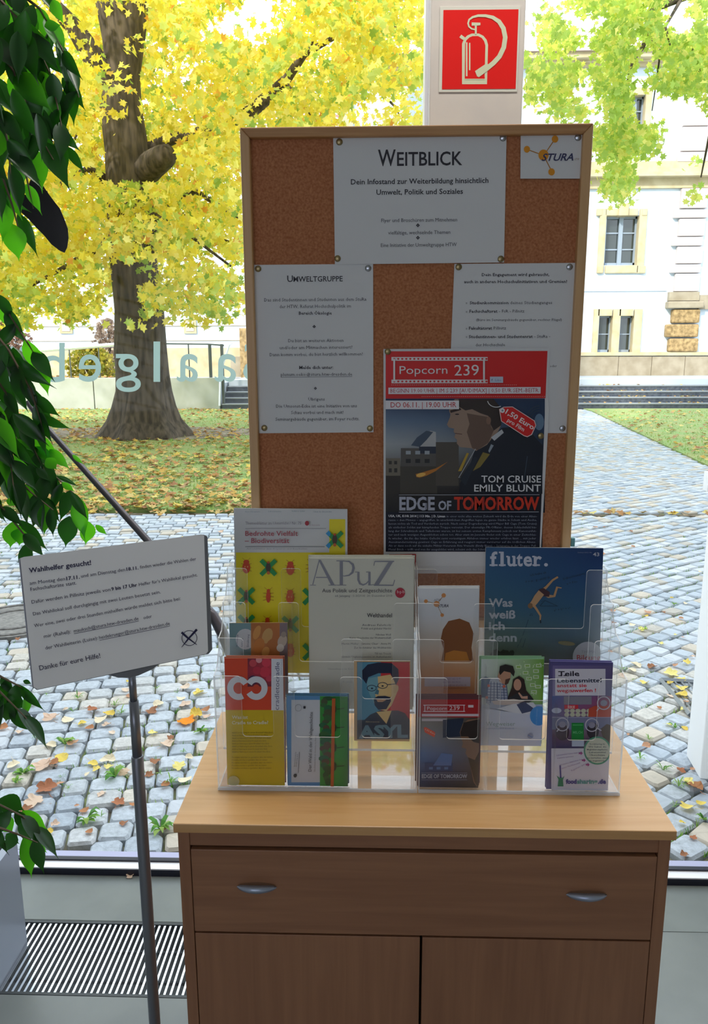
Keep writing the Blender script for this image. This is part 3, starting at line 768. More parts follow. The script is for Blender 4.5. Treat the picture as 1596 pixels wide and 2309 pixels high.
# ---- sheets pinned on it
def sheet(name, label, cat, Y, corners, thick=0.0005, m='paper', ox=0, oy=0, sc=1.0, slope=0, cx=0, nrm=(0, -1, 0), pt=None, group=None):
    P_ = Print(pt or (0, Y, 1), nrm, ox, oy, sc, slope, cx)
    body = P_.sheet(corners, thick)
    base = P_.P(*corners[3], 0)
    o = empty(name, base, label, cat, group)
    body.build('paper', MT[m], o)
    return o, P_
INK = '23232e'; GR = '4a4c55'
so, P_ = sheet('notice_sheet', 'white landscape sheet headed WEITBLICK at top of the cork board', 'notice', 1.4385, [(751, 307), (1142, 305), (1136, 594), (755, 594)], slope=-0.012, cx=946)
def ctext(P_, t, cx, yb, wdt, h, c=INK, b=0.0, r=2): P_.text(t, cx - wdt / 2, yb, cx + wdt / 2, yb, h, c, b, r)
P_.text('W', 852, 373, 892, 373, 36, INK, 0.012, 3); P_.text('EITBLICK', 895, 373, 1042, 373, 30, INK, 0.012, 3)
ctext(P_, 'Dein Infostand zur Weiterbildung hinsichtlich', 946, 414, 310, 11.5, INK, 0.012); ctext(P_, 'Umwelt, Politik und Soziales', 946, 438, 195, 11.5, INK, 0.012)
ctext(P_, 'Flyer und Broschüren zum Mitnehmen', 945, 500, 171, 8, GR); ctext(P_, 'vielfältige, wechselnde Themen', 945, 528, 140, 8, GR); ctext(P_, 'Eine Initiative der Umweltgruppe HTW', 944, 556, 171, 8, GR)
def dia(P_, x, y, r):
    for dx, dy in ((0, -1), (1, 0), (0, 1), (-1, 0)): P_.poly([(x + dx * r, y + dy * r - r * .85), (x + dx * r + r * .85, y + dy * r), (x + dx * r, y + dy * r + r * .85), (x + dx * r - r * .85, y + dy * r)], INK)
dia(P_, 942, 508, 2.4); dia(P_, 942, 536, 2.4); P_.build(so)
# student council card
so, P_ = sheet('logo_card', 'small white card with orange molecule logo at top right of board', 'notice', 1.4378, [(569, 729), (907, 727), (896, 980), (567, 980)], ox=940, oy=0, sc=2.433)
OR = 'e89a1e'
for a_, b_ in (((605, 820), (695, 853)), ((755, 765), (695, 853)), ((740, 942), (695, 853))): P_.line([a_, b_], 5, 'b87a2a')
for x_, y_, r_ in ((603, 819, 17), (757, 763, 18), (738, 943, 18), (694, 851, 28)): P_.ell(x_, y_, r_, r_ * 1.1, OR)
P_.text('STURA', 682, 882, 858, 880, 38, '3c3f66', 0.02, 3, 0.35); P_.text('HTW', 862, 880, 888, 879, 12, 'a08a70', 0, 1, 0.3)
P_.build(so)
# Umweltgruppe
so, P_ = sheet('notice_sheet', 'white portrait sheet headed UMWELTGRUPPE on left side of cork board', 'notice', 1.4400, [(62, 92), (1495, 80), (1500, 2100), (130, 2112)], ox=560, oy=580, sc=5.32)
P_.text('U', 466, 296, 535, 294, 74, INK, 0.012, 2); P_.text('MWELTGRUPPE', 540, 294, 1130, 288, 62, INK, 0.012, 2)
def L(t, x0, y0, x1, y1, h, c=GR, b=0.0): P_.text(t, x0, y0, x1, y1, h, c, b, 1)
L('Das sind Studentinnen und Studenten aus dem StuRa', 190, 532, 1415, 522, 40); L('der HTW, Referat Hochschulpolitik im', 373, 612, 1230, 604, 40); L('Bereich Ökologie', 605, 690, 1000, 688, 38, INK, 0.015)
L('Du bist an weiteren Aktionen', 478, 1020, 1140, 1015, 38); L('und/oder am Mitmachen interessiert?', 375, 1104, 1247, 1096, 38); L('Dann komm vorbei, du bist herzlich willkommen!', 255, 1188, 1370, 1178, 38)
L('Melde dich unter:', 610, 1342, 1018, 1340, 38, INK, 0.015); L('plenum.oeko@stura.htw-dresden.de', 388, 1426, 1245, 1420, 38); P_.line([(388, 1440), (1245, 1432)], 4, GR)
L('Übrigens', 718, 1722, 915, 1720, 38); L('Die Umsonst-Ecke ist eine Initiative von uns', 332, 1806, 1302, 1800, 38); L('Schau vorbei und mach mit!', 512, 1882, 1138, 1878, 38); L('Seminargebäude gegenüber, im Foyer rechts.', 325, 1962, 1330, 1956, 38)
dia(P_, 788, 832, 11); dia(P_, 803, 1573, 10); P_.build(so)
# Engagement
so, P_ = sheet('notice_sheet', 'white portrait sheet on right of cork board half covered by the film poster', 'notice', 1.4400, [(608, 50), (1508, 42), (1448, 1308), (556, 1308)], ox=840, oy=580, sc=3.298)
L('Dein Engagement wird gebraucht,', 812, 141, 1314, 139, 22, INK, .015); L('auch in anderen Hochschulinitiativen und Gremien!', 680, 193, 1446, 191, 22, INK, .015)
L('Studienkommission', 722, 350, 1010, 349, 22, INK, .015); L('deines Studienganges', 1022, 349, 1335, 348, 22)
L('Fachschaftsrat', 720, 413, 928, 412, 22, INK, .015); L('- FsR - Pillnitz', 940, 412, 1128, 411, 22); L('(Büro im Seminargebäude gegenüber, rechter Flügel)', 770, 475, 1407, 473, 18)
L('Fakultätsrat', 716, 539, 888, 538, 22, INK, .015); L('Pillnitz', 900, 538, 992, 537, 22); L('Studentinnen- und Studentenrat', 715, 602, 1190, 600, 22, INK, .015); L('- StuRa -', 1202, 600, 1320, 599, 22); L('der Hochschule', 765, 663, 985, 661, 22); L('oder', 1318, 818, 1370, 817, 18)
for y_ in (342, 406, 532, 594): P_.ring(698, y_, 4, 5, 2, GR, 8)
P_.build(so)
# ---- film poster, in crop units 840,580 x 3.298
PR = 'e02222'
so, P_ = sheet('film_poster', 'large red-topped film poster with soldier profile pinned low on cork board', 'poster', 1.4372, [(80, 683), (1318, 676), (1240, 2352), (82, 2352)], ox=840, oy=580, sc=3.298)
P_.grad(97, 1050, 1280, 1900, [('24406a', '223a5c'), ('6d86a4', '2a4468'), ('a9b2ba', '27364c'), ('6c6a68', '20242e'), ('3c3834', '141a28'), ('1d2026', '10162a')], 6)
P_.rect(97, 1895, 1262, 2190, '141a30'); P_.poly([(1262, 1895), (1262, 2190), (1245, 2190)], '141a30')
P_.poly([(97, 700), (1300, 697), (1285, 1048), (97, 1052)], PR)
P_.poly([(1285, 1050), (1318, 1050), (1250, 2190), (1240, 2190)], 'e2e4e8')
# city and smoke
P_.poly([(345, 1410), (370, 1330), (430, 1290), (470, 1300), (472, 1400), (500, 1420)], 'b9bcc0'); P_.poly([(285, 1400), (330, 1340), (400, 1290), (450, 1300), (400, 1360), (350, 1410)], '45566c')
P_.rect(210, 1420, 470, 1560, '5c5a58'); P_.rect(345, 1408, 470, 1460, '2c3648'); P_.rect(205, 1555, 480, 1760, '4a4640'); P_.rect(97, 1495, 205, 1625, '7a7468'); P_.rect(97, 1625, 205, 1760, '3a3632'); P_.rect(470, 1375, 640, 1700, '55504a')
for x_ in (265, 335, 405):
    P_.rect(x_ - 18, 1440, x_ + 18, 1466, 'a6b0bc'); P_.rect(x_ - 18, 1500, x_ + 18, 1530, '2a2c30')
for x_ in (120, 160): P_.rect(x_, 1515, x_ + 22, 1540, '3b3a38'); P_.rect(x_, 1570, x_ + 22, 1600, '3b3a38')
P_.poly([(320, 1612), (370, 1600), (470, 1570), (560, 1520), (470, 1590), (400, 1625), (350, 1640), (325, 1635)], 'c07a30'); P_.ell(360, 1618, 36, 14, 'f0c060', 12, rot=-12)
# soldier in profile (plain stand-in figure)
P_.poly([(640, 1760), (650, 1680), (720, 1560), (760, 1430), (860, 1370), (960, 1270), (1040, 1262), (1130, 1240), (1200, 1330), (1262, 1400), (1262, 1760)], '1c2432')
P_.poly([(612, 1055), (900, 1055), (945, 1110), (962, 1180), (955, 1250), (930, 1300), (900, 1330), (850, 1395), (770, 1440), (735, 1420), (650, 1412), (625, 1385), (628, 1358), (606, 1338), (616, 1316), (602, 1296), (606, 1275), (566, 1266), (552, 1244), (574, 1192), (578, 1168), (568, 1140), (590, 1080)], 'a08878')
P_.poly([(640, 1055), (900, 1055), (945, 1110), (962, 1180), (955, 1250), (900, 1290), (880, 1250), (860, 1180), (800, 1160), (740, 1130), (690, 1140), (640, 1110)], '3a302c')
P_.poly([(700, 1160), (870, 1190), (880, 1260), (900, 1290), (860, 1380), (780, 1435), (740, 1420), (700, 1300), (720, 1240)], '6f584c')
P_.poly([(575, 1140), (650, 1120), (660, 1135), (580, 1158)], '3a2c28'); P_.ell(628, 1168, 16, 5, '2a2424', 10); P_.line([(612, 1310), (665, 1316)], 5, '5a3c38'); P_.ell(862, 1215, 18, 30, '8a6c5c', 12)
P_.poly([(880, 1340), (960, 1280), (975, 1305), (905, 1365)], 'c4cad2'); P_.poly([(860, 1440), (880, 1390), (900, 1400), (868, 1455)], '9aa6b4')
P_.poly([(635, 1592), (700, 1455), (716, 1458), (660, 1590)], 'b89a3a'); P_.poly([(745, 1590), (820, 1450), (872, 1465), (800, 1560)], '8a7a3c'); P_.line([(765, 1425), (640, 1640), (690, 1640)], 5, 'b9c0c8')
P_.line([(1150, 1480), (1120, 1700)], 4, '4a5a70'); P_.poly([(650, 1650), (760, 1480), (780, 1500), (690, 1700)], '26303e')
for r_ in (30, 60, 90): P_.ring(1240, 1220, 50 + r_ * .6, 60 + r_ * .6, 8, '35485e', 14, 150, 270)
P_.ell(1238, 1225, 36, 62, '6a89a8', 18)
# headings
def film(x0, y0, x1, y1, dot):
    P_.line([(x0, y0), (x1, y0)], dot * 1.6, 'f0eef2'); P_.line([(x0, y1), (x1, y1)], dot * 1.6, 'f0eef2')
    n_ = int((x1 - x0) / (dot * 1.7))
    for i in range(n_):
        x_ = x0 + (i + .7) * (x1 - x0) / n_; P_.ell(x_, y0, dot * .5, dot * .42, PR, 8); P_.ell(x_, y1, dot * .5, dot * .42, PR, 8)
    for x_ in (x0 + dot * 1.2, x1 - dot * 1.6): P_.line([(x_, y0), (x_, y1)], dot * .8, 'f0eef2')
film(140, 756, 855, 924, 17)
P_.text('Popcorn', 200, 868, 556, 866, 58, 'f0eef2', 0, 3); P_.text('239', 608, 880, 790, 878, 78, 'f0eef2', 0, 3)
P_.rect(872, 888, 970, 934, 'c8d4ea'); P_.text('f', 884, 922, 892, 922, 18, '3a5aa0', .02, 1); P_.text('Like', 912, 922, 956, 922, 18, '7a90c0', 0, 1)
for x_ in range(140, 1070, 14): P_.rect(x_, 948, x_ + 6, 952, 'f0c8c8')
for x_ in range(365, 1285, 14): P_.rect(x_, 1034, x_ + 6, 1038, 'f0c8c8')
P_.poly([(117, 970), (1250, 965), (1248, 1014), (117, 1018)], 'eceaf2'); P_.text('BEGINN 19.00 UHR | IM S 239 [AUDIMAX] | 0,50 EUR SEM.-BEITR.', 132, 1008, 1240, 1004, 30, 'c03a4a', 0, 1)
P_.rect(97, 1066, 642, 1130, 'eceaf2'); P_.text('DO 06.11. | 19.00 UHR', 134, 1117, 622, 1115, 38, 'c03038', .004, 2)
P_.ring(920, 1060, 66, 55, 6, 'dfe2e8', 12, 60, 170); P_.poly([(940, 1130), (975, 1112), (1040, 1110), (1205, 1215), (1216, 1250), (1185, 1320), (1150, 1338), (1125, 1330), (955, 1220)], 'f4d8d8'); P_.poly([(946, 1132), (977, 1117), (1038, 1115), (1200, 1218), (1210, 1250), (1180, 1316), (1150, 1332), (1127, 1325), (960, 1217)], PR)
P_.ell(965, 1140, 18, 18, 'f0eef2'); P_.ell(965, 1140, 7, 7, '8090a0')
P_.text('1,50 Euro', 984, 1160, 1190, 1284, 36, 'f6eef0', .02, 2); P_.text('pro Film', 998, 1220, 1120, 1296, 28, 'f6eef0', .015, 2)
P_.text('TOM CRUISE', 808, 1675, 1252, 1675, 50, 'e8eaf0', .012, 2); P_.text('EMILY BLUNT', 755, 1742, 1250, 1742, 50, 'e8eaf0', .012, 2)
P_.line([(195, 1768), (1240, 1766)], 4, 'b0b4c4'); P_.line([(195, 1896), (1235, 1894)], 4, 'b0b4c4')
P_.text('EDGE', 198, 1878, 462, 1878, 92, 'b4b9cc', .035, 2); P_.text('OF', 488, 1878, 585, 1878, 64, 'b4b9cc', .03, 2); P_.text('TOMORROW', 605, 1876, 1240, 1876, 90, 'd83a22', .035, 2)
for x_ in (250, 330, 400, 660, 740, 825, 930, 1040, 1130): P_.line([(x_, 1780), (x_ - 4, 1882)], 4, '141a30')
pl = ['in einer nicht allzu weiten Zukunft wird die Erde von einer Alien-', 'rasse – den Mimics – angegriffen. In unerbittlichen Angriffen legen sie ganze Städte in Schutt und Asche,', 'lassen nichts als Tod und Verderben zurück. Nach seiner Degradierung wird Major Bill Cage (Tom Cruise)', 'als einfacher Soldat zur kämpfenden Truppe versetzt. Der ehemalige PR-Offizier, dessen Schlachtfeld bis-', 'lang der Schreibtisch und Talkshows waren, ist bei seinem ersten Kampfeinsatz jedoch nur Kanonenfut-', 'ter und nach wenigen Augenblicken schon tot. Aber statt im Jenseits findet sich Cage in einer Zeitschlei-', 'fe wieder, die ihn das letzte Gefecht samt vorzeitigem Ableben immer wieder erleben lässt ... mit jeder', 'Auseinandersetzung gewinnt Cage an Erfahrung und reagiert immer versierter auf die tödlichen Aliens.', 'Als er dann noch auf die eiskalte Militär-Veteranin Rita Vrataski (Emily Blunt) – Spitzname in der Truppe: Full', 'Metal Bitch – trifft und von ihr ausgebildet wird, scheint sich das Schicksal']
P_.text('USA, UK, KOR 2014 | 113 Min. | D. Liman', 118, 1932, 540, 1934, 16, 'dfe2ec', .03, 1)
for i, t in enumerate(pl):
    y_ = 1934 + 27.3 * i; x0, x1 = (550, 1222) if i == 0 else (118, 1222 - i * 1.2)
    if i == 9: x1 = 870
    P_.text(t, x0, y_, x1, y_, 15, '98a0b4', 0, 1)
P_.line([(122, 2214), (320, 2210)], 8, 'b81c24'); P_.line([(320, 2208), (316, 2300)], 7, 'b81c24'); P_.line([(124, 2214), (124, 2300)], 7, 'b81c24')
P_.build(so)
# ---- pins
def pin(u, v, Y, label, m='metal'):
    q = onY(u, v, Y); mb = MB(); mb.disc(q, (0, -1, 0), 0.0057, 0.0012, 14, dome=0.0016); tag(mb.build('drawing_pin', MT[m], smooth=True), label, 'pin', 'drawing pins on the cork board')
for u, v, Y, l, m_ in ((765, 320, 1.4378, 'top left corner of the WEITBLICK sheet', 'brass'), (1134, 311, 1.4378, 'top right corner of the WEITBLICK sheet', 'metal'), (761, 583, 1.4378, 'bottom left corner of the WEITBLICK sheet', 'brass'), (1129, 584, 1.4378, 'bottom right corner of the WEITBLICK sheet', 'brass'),
                     (1303, 310, 1.4371, 'top right corner of the orange logo card', 'metal'), (582, 606, 1.4393, 'top left corner of the UMWELTGRUPPE sheet', 'brass'), (830, 605, 1.4393, 'top right corner of the UMWELTGRUPPE sheet', 'metal'), (596, 965, 1.4393, 'bottom left corner of the UMWELTGRUPPE sheet', 'brass'), (834, 966, 1.4393, 'bottom right corner of the UMWELTGRUPPE sheet', 'brass'),
                     (1034, 602, 1.4393, 'top left corner of the half covered sheet', 'brass'), (1284, 602, 1.4393, 'top right corner of the half covered sheet', 'metal'), (1268, 966, 1.4393, 'bottom right corner of the half covered sheet', 'metal'), (874, 793, 1.4345, 'top left corner of the film poster', 'brass'), (1219, 983, 1.4345, 'right side of the film poster', 'brass')):
    pin(u, v, Y, 'round metal drawing pin at ' + l, m_)
mb = MB(); q = onY(1290, 1222, 1.436); mb.box((q.x - .003, 1.432, q.z - .008), (q.x + .004, 1.444, q.z + .008)); o = mb.build('clip', mat('teal_plastic', '5f9aa0', .4), brd); o['label'] = 'tiny teal clip'
# ================================================================== FIRE EXTINGUISHER SIGN
so, P_ = sheet('fire_extinguisher_sign', 'square red fire extinguisher sign with pale border on the column', 'sign', 1.9985, [(127, 37), (568, 34), (549, 503), (120, 505)], thick=0.0012, m='cream', ox=940, oy=0, sc=2.433)
P_.poly([(145, 55), (557, 51), (541, 487), (137, 490)], 'e8140e'); LC = 'd8dcbc'
P_.poly([(247, 462), (247, 240), (256, 215), (275, 195), (300, 184), (340, 184), (365, 197), (382, 218), (390, 245), (384, 462)], LC)
P_.poly([(262, 422), (264, 240), (272, 220), (288, 205), (305, 198), (335, 198), (355, 208), (368, 226), (375, 250), (371, 422)], 'e8140e')
P_.rect(268, 232, 277, 418, LC); P_.rect(285, 235, 293, 385, LC); P_.rect(262, 422, 372, 432, 'e8140e'); P_.rect(262, 432, 372, 437, LC)
P_.poly([(232, 205), (243, 190), (266, 207), (258, 222), (244, 214)], LC); P_.rect(317, 140, 328, 188, LC); P_.poly([(300, 123), (348, 124), (348, 138), (336, 140), (300, 141)], LC)
P_.line([(318, 162), (300, 158), (285, 146), (280, 128), (286, 108), (305, 94), (335, 86), (375, 86), (415, 95), (450, 118), (474, 155), (484, 205), (476, 260), (452, 310), (420, 345), (385, 374), (330, 412)], [8, 9, 9, 9, 10, 12, 14, 16, 20, 24, 26, 26, 26, 26, 26, 26, 30], LC)
P_.poly([(318, 390), (385, 345), (400, 372), (345, 420), (330, 420)], LC); P_.build(so)
# ================================================================== BROCHURE RACKS
RY, RP, RZ = 1.205, 0.048, CZ
rxl = onZ(490, 1785, CZ).x; rxr = onZ(1393, 1787, CZ).x; rxm = onZ(941.5, 1786, CZ).x
AC = [MT['acrylic'], MT['acryledge']]
def plate(mb, outline, Y, th=0.0026): mb.prism([(x, Y, z) for x, z in outline], (0, th, 0), 0, 1)
def wing(x0, x1, zlo, ztop, r, side):
    """rounded upright tab; side 'l' rounds its right corners, 'r' its left ones, 'm' both upper ones"""
    a = lambda cx, cz, a0, a1: [(cx + r * math.cos(math.radians(a0 + (a1 - a0) * i / 4)), cz + r * math.sin(math.radians(a0 + (a1 - a0) * i / 4))) for i in range(5)]
    pts = [(x0, zlo), (x1, zlo)]
    pts += a(x1 - r, ztop - r, 0, 90) if side in 'lm' else [(x1, ztop)]
    pts += a(x0 + r, ztop - r, 90, 180) if side in 'rm' else [(x0, ztop)]
    return pts
def rack(x0, x1, label, mids):
    R = tag(empty('brochure_rack', ((x0 + x1) / 2, RY, RZ)), label, 'brochure rack')
    W = x1 - x0
    # stepped side panels
    prof = [(RY, RZ + .002)]
    for k in range(4):
        y = RY + RP * k; t = RZ + 0.209 + 0.0485 * k
        prof += [(y, t)]
        if k < 3: prof += [(y + RP * 0.55, t + 0.004), (y + RP, t + 0.03)]
    prof += [(RY + RP * 4, RZ + 0.209 + 0.0485 * 3), (RY + RP * 4, RZ + .002)]
    for xx in (x0, x1 - 0.002):
        mb = MB(); mb.prism([(xx, y, z) for y, z in prof], (0.002, 0, 0), 0, 1); mb.build('side_panel', AC, R)
    for k in range(4):
        y = RY + RP * k; zf = RZ + 0.004 + 0.048 * k; lip = RZ + 0.100 + 0.048 * k; top = RZ + 0.209 + 0.0485 * k
        mb = MB(); ww = 0.044 - 0.003 * k; r = 0.006
        xa, xb = x0 + 0.002, x1 - 0.002
        out = [(xa, zf), (xb, zf), (xb, top)]
        arc = lambda cx, cz, a0, a1, rr=r: [(cx + rr * math.cos(math.radians(a0 + (a1 - a0) * i / 4)), cz + rr * math.sin(math.radians(a0 + (a1 - a0) * i / 4))) for i in range(5)]
        out += arc(xb - ww + r, top - r, 90, 180); out += arc(xb - ww - r, lip + r, 0, -90)
        ms = sorted([xa + W * f for f, kk in mids if kk == k], reverse=True)
        for mx in ms:
            out += arc(mx + 0.018 + r, lip + r, 270, 180); out += arc(mx + 0.018 - r, top - r, 0, 90); out += arc(mx - 0.018 + r, top - r, 90, 180); out += arc(mx - 0.018 - r, lip + r, 0, -90)
        out += arc(xa + ww + r, lip + r, 270, 180); out += arc(xa + ww - r, top - r, 0, 90); out += [(xa, top)]
        plate(mb, out, y); mb.build('front_plate', AC, R)
        mb = MB(); mb.box((xa, y + .0018, zf - 0.0014), (xb, y + RP, zf), 0); mb.box((xa, y - .0006, zf - 0.002), (xb, y - .0002, zf + .002), 1); mb.build('shelf', AC, R)
        for f, kk in mids:
            if kk == k:
                mb = MB(); mx = xa + W * f; mb.box((mx - .001, y + .002, zf), (mx + .001, y + RP - .001, lip + 0.06), 0); o = mb.build('divider', AC, R)
    mb = MB(); mb.box((x0 + .002, RY + RP * 4 - .002, RZ + 0.15), (x1 - .002, RY + RP * 4, onY(1000, 1276, RY + RP * 4).z), 0); mb.build('back_panel', AC, R)
    mb = MB(); mb.box((x0, RY - .001, RZ + .0002), (x1, RY + RP * 4, RZ + .0025), 0); mb.box((x0, RY - .0022, RZ + .0002), (x1, RY - .001, RZ + .005), 1); mb.build('base_plate', AC, R)
    return R
rack(rxl, rxm - 0.0008, 'left clear acrylic stepped brochure rack on the cabinet, holding the yellow beetle magazine', ((0.335, 0), (0.335, 2), (0.335, 3), (0.665, 0), (0.665, 1)))
rack(rxm + 0.0008, rxr, 'right clear acrylic stepped brochure rack on the cabinet, holding the blue diver magazine', ((0.335, 0), (0.335, 1), (0.335, 2), (0.665, 0)))
# ---- booklets
def book(name, label, cat, k, tl, tr, th, tilt=5.0, m='paper', crop=(0, 0, 1), dy=0.011, lift=0.0, copies=0, clabel=None, cm=None, h=None):
    zf = RZ + 0.005 + 0.048 * k + lift; yb = RY + RP * k + dy; t = math.radians(tilt)
    n = Vector((0, -math.cos(t), math.sin(t)))
    P_ = Print((0, yb, zf), n, *crop); 
    F = Print((0, yb, zf), n)
    a, b = F.P(*tl, 0), F.P(*tr, 0)
    up = Vector((0, math.sin(t), math.cos(t)))
    A = Vector((a.x, yb, zf)); B = Vector((b.x, yb, zf)); L_ = (a - Vector((a.x, yb, zf))).dot(up); L2 = (b - Vector((b.x, yb, zf))).dot(up)
    if h: A += up * (L_ - h); B += up * (L2 - h)
    o = empty(name, A, label, cat)
    mb = MB(); mb.prism([a, b, B, A], -n * th); mb.build('pages', MT[m], o)
    P_.clip = (a.x, b.x, A, up, (L_, L2)); P_.cliph = h or 0
    for j in range(copies):
        off = -n * (th + 0.0009) * (j + 1) + up * (0.0012 * (j + 1)) + Vector(((0.0009 * (j + 1)) * (1 if j % 2 else -1), 0, 0))
        mb = MB(); mb.prism([a + off, b + off, B + off, A + off], -n * th)
        c = mb.build(name, MT[cm or m]); tag(c, clabel.replace('spare', ('nearest', 'second', 'third', 'fourth', 'fifth')[j] + ' spare', 1) if copies > 1 else clabel, cat, 'spare copies in the acrylic racks')
    return o, P_
_oldP = Print.P
def _clP(s, x, y, off=None):
    q = _oldP(s, x, y, off)
    c = getattr(s, 'clip', None)
    if c:
        q.x = min(max(q.x, c[0]), c[1])
        up = c[3]; d = (q - c[2]).dot(up); mx = c[4][0] + (c[4][1] - c[4][0]) * (q.x - c[0]) / max(1e-6, c[1] - c[0])
        if s.cliph: mx = s.cliph
        if d < 0: q -= up * d
        elif d > mx: q -= up * (d - mx)
    return q
Print.P = _clP
C1 = (480, 1130, 3.325); C2 = (920, 1200, 3.192)
# A: yellow beetle magazine
o, P_ = book('magazine', 'yellow magazine covered with red beetles and green crosses in the left rack', 'magazine', 3, (527, 1146), (783, 1148), 0.004, 5.5, crop=C1, dy=0.010)
P_.rect(140, 385, 1010, 1290, 'f2e010'); P_.rect(872, 135, 992, 420, 'f6e410'); P_.rect(992, 60, 1012, 1290, 'e2e4e8'); P_.rect(150, 60, 170, 1290, 'e2e4e8')
RD = 'd84818'
def beetle(x, y, s=1.0, kind=0):
    for sx in (-1, 1):
        for dy in (-18, 5, 25): P_.line([(x, y + dy * s), (x + sx * 40 * s, y + (dy * 1.3) * s)], 2.5, 'a03818')
        P_.line([(x, y - 40 * s), (x + sx * 30 * s, y - 66 * s)], 2, 'a03818')
    rx = (30, 22, 17)[kind]
    P_.ell(x, y + 6 * s, rx * s, 44 * s, RD, 16); P_.ell(x, y - 36 * s, rx * .75 * s, 17 * s, RD, 12)
    if kind == 0: P_.ell(x - 10, y, 5, 7, 'f0a060', 8); P_.ell(x + 10, y, 5, 7, 'f0a060', 8)
def cross(x, y, s=1.0, blue=False):
    for sg in (-1, 1):
        P_.line([(x - 58 * s, y - 58 * s * sg), (x + 58 * s, y + 58 * s * sg)], 34 * s, '1f9a4c')
    if blue: P_.poly([(x - 68, y - 45), (x - 45, y - 68), (x - 32, y - 54), (x - 32, y - 30), (x - 46, y - 24)], '2a9ad8'); P_.poly([(x - 68, y + 45), (x - 45, y + 68), (x - 32, y + 54), (x - 32, y + 30), (x - 46, y + 24)], '2a9ad8')
    P_.ell(x, y, 20 * s, 40 * s, '4a3a28', 14); P_.ell(x, y + 42 * s, 12 * s, 14 * s, 'd06a28', 10); P_.ell(x, y - 40 * s, 10 * s, 9 * s, 'c84a20', 10)
for x, y, kd in ((250, 492, 0), (580, 505, 0), (735, 500, 1), (415, 712, 2), (578, 718, 0), (408, 925, 1), (250, 1120, 0), (580, 1120, 0)): beetle(x, y, 1, kd)
for x, y in ((415, 498), (250, 712), (735, 716), (250, 915), (580, 925), (735, 1130), (415, 1120)): cross(x, y, .95)
cross(913, 288, .95, True)
P_.text('Themenblätter im Unterricht / Nr. 75', 242, 176, 662, 176, 22, '8c8494', 0, 1); P_.ell(705, 166, 16, 18, 'b02838', 14); P_.text('bpb: Bundeszentrale', 722, 184, 802, 184, 10, 'a890a0', 0, 1)
P_.line([(242, 206), (848, 206)], 3, '8a8894'); P_.text('Bedrohte Vielfalt', 242, 260, 636, 260, 36, 'b04458', .012, 2); P_.text('– Biodiversität', 238, 314, 572, 314, 36, 'b04458', .012, 2); P_.line([(242, 342), (838, 342)], 4, '5a5864')
P_.text('Arbeitsblätter zum Kopieren und Bearbeiten', 252, 362, 706, 362, 11, 'a09ea8', 0, 1); P_.text('Arten Ökosysteme', 240, 84, 355, 84, 10, '8ca0b0', 0, 1); P_.text('Lebensräume', 415, 82, 512, 82, 10, '8ca0b0', 0, 1); P_.text('Vielfalt in Gefahr', 590, 80, 690, 80, 10, '8ca0b0', 0, 1); P_.text('Schutz der Artenvielfalt', 752, 84, 890, 84, 10, '8ca0b0', 0, 1)
P_.build(o)
# B: cream journal
o, P_ = book('journal', 'cream journal with four large grey letters, front copy in the left rack', 'journal', 2, (697, 1259), (933, 1259), 0.0035, 5.5, 'cream', C1, dy=0.010, copies=3, clabel='spare copy of the cream journal tucked behind the front copy')
G2 = '8e909c'
P_.line([(797, 442), (748, 626)], 7, G2); P_.poly([(790, 440), (808, 440), (912, 628), (884, 628)], G2); P_.line([(772, 572), (872, 572)], 7, G2); P_.line([(728, 630), (772, 630)], 5, G2); P_.line([(866, 630), (926, 630)], 5, G2)
P_.rect(950, 448, 974, 628, G2); P_.line([(925, 448), (985, 448)], 6, G2); P_.line([(928, 630), (1000, 630)], 5, G2); P_.line([(974, 449), (1020, 452), (1048, 475), (1054, 502), (1045, 535), (1020, 556), (985, 562), (974, 560)], [6, 10, 17, 20, 17, 11, 7, 5], G2)
P_.line([(1090, 530), (1090, 590), (1102, 618), (1125, 628), (1150, 618), (1172, 592)], [17, 17, 16, 12, 9, 7], G2); P_.rect(1164, 530, 1182, 632, G2); P_.line([(1065, 532), (1095, 532)], 5, G2); P_.line([(1148, 532), (1178, 532)], 5, G2); P_.line([(1175, 630), (1205, 626)], 5, G2)
P_.line([(1212, 452), (1358, 452)], 9, G2); P_.line([(1214, 450), (1206, 484)], 6, G2); P_.poly([(1318, 452), (1352, 452), (1240, 632), (1204, 632)], G2); P_.line([(1206, 630), (1350, 632)], 9, G2); P_.line([(1350, 634), (1362, 590)], 6, G2)
P_.text('Aus Politik und Zeitgeschichte', 818, 684, 1343, 684, 28, '5a5a60', .004, 2); P_.text('64. Jahrgang · 1–3/2014 · 30. Dezember 2013', 915, 718, 1343, 716, 15, '7a7a80', 0, 1); P_.ell(1403, 688, 37, 38, 'b82840'); P_.text('bpb:', 1380, 690, 1448, 690, 22, 'e8c8cc', 0, 1)
P_.text('Welthandel', 1155, 871, 1342, 871, 30, '3a3a40', .006, 2)
for y, x, t in ((936, 1118, 'Andreas Fahrholz'), (962, 1112, 'Politik und globaler Handel'), (1008, 1222, 'Nikolaus Wolf'), (1032, 1025, 'Kurze Geschichte der Weltwirtschaft'), (1076, 965, 'Martin Müller · Simone Claar · Anna M.'), (1106, 1058, 'Zur Architektur des Welthandels'), (1150, 1212, 'Till van Treeck'), (1174, 965, 'Globale Ungleichgewichte im Außenhandel')): P_.text(t, x, y, 1335 if y > 900 else 1340, y, 14, '77777d', 0, 1)
P_.text('Unternehmen in der Krise', 862, 1264, 1050, 1264, 13, '98989c', 0, 1); P_.text('Politik', 975, 1362, 1050, 1362, 13, '98989c', 0, 1)
P_.build(o)
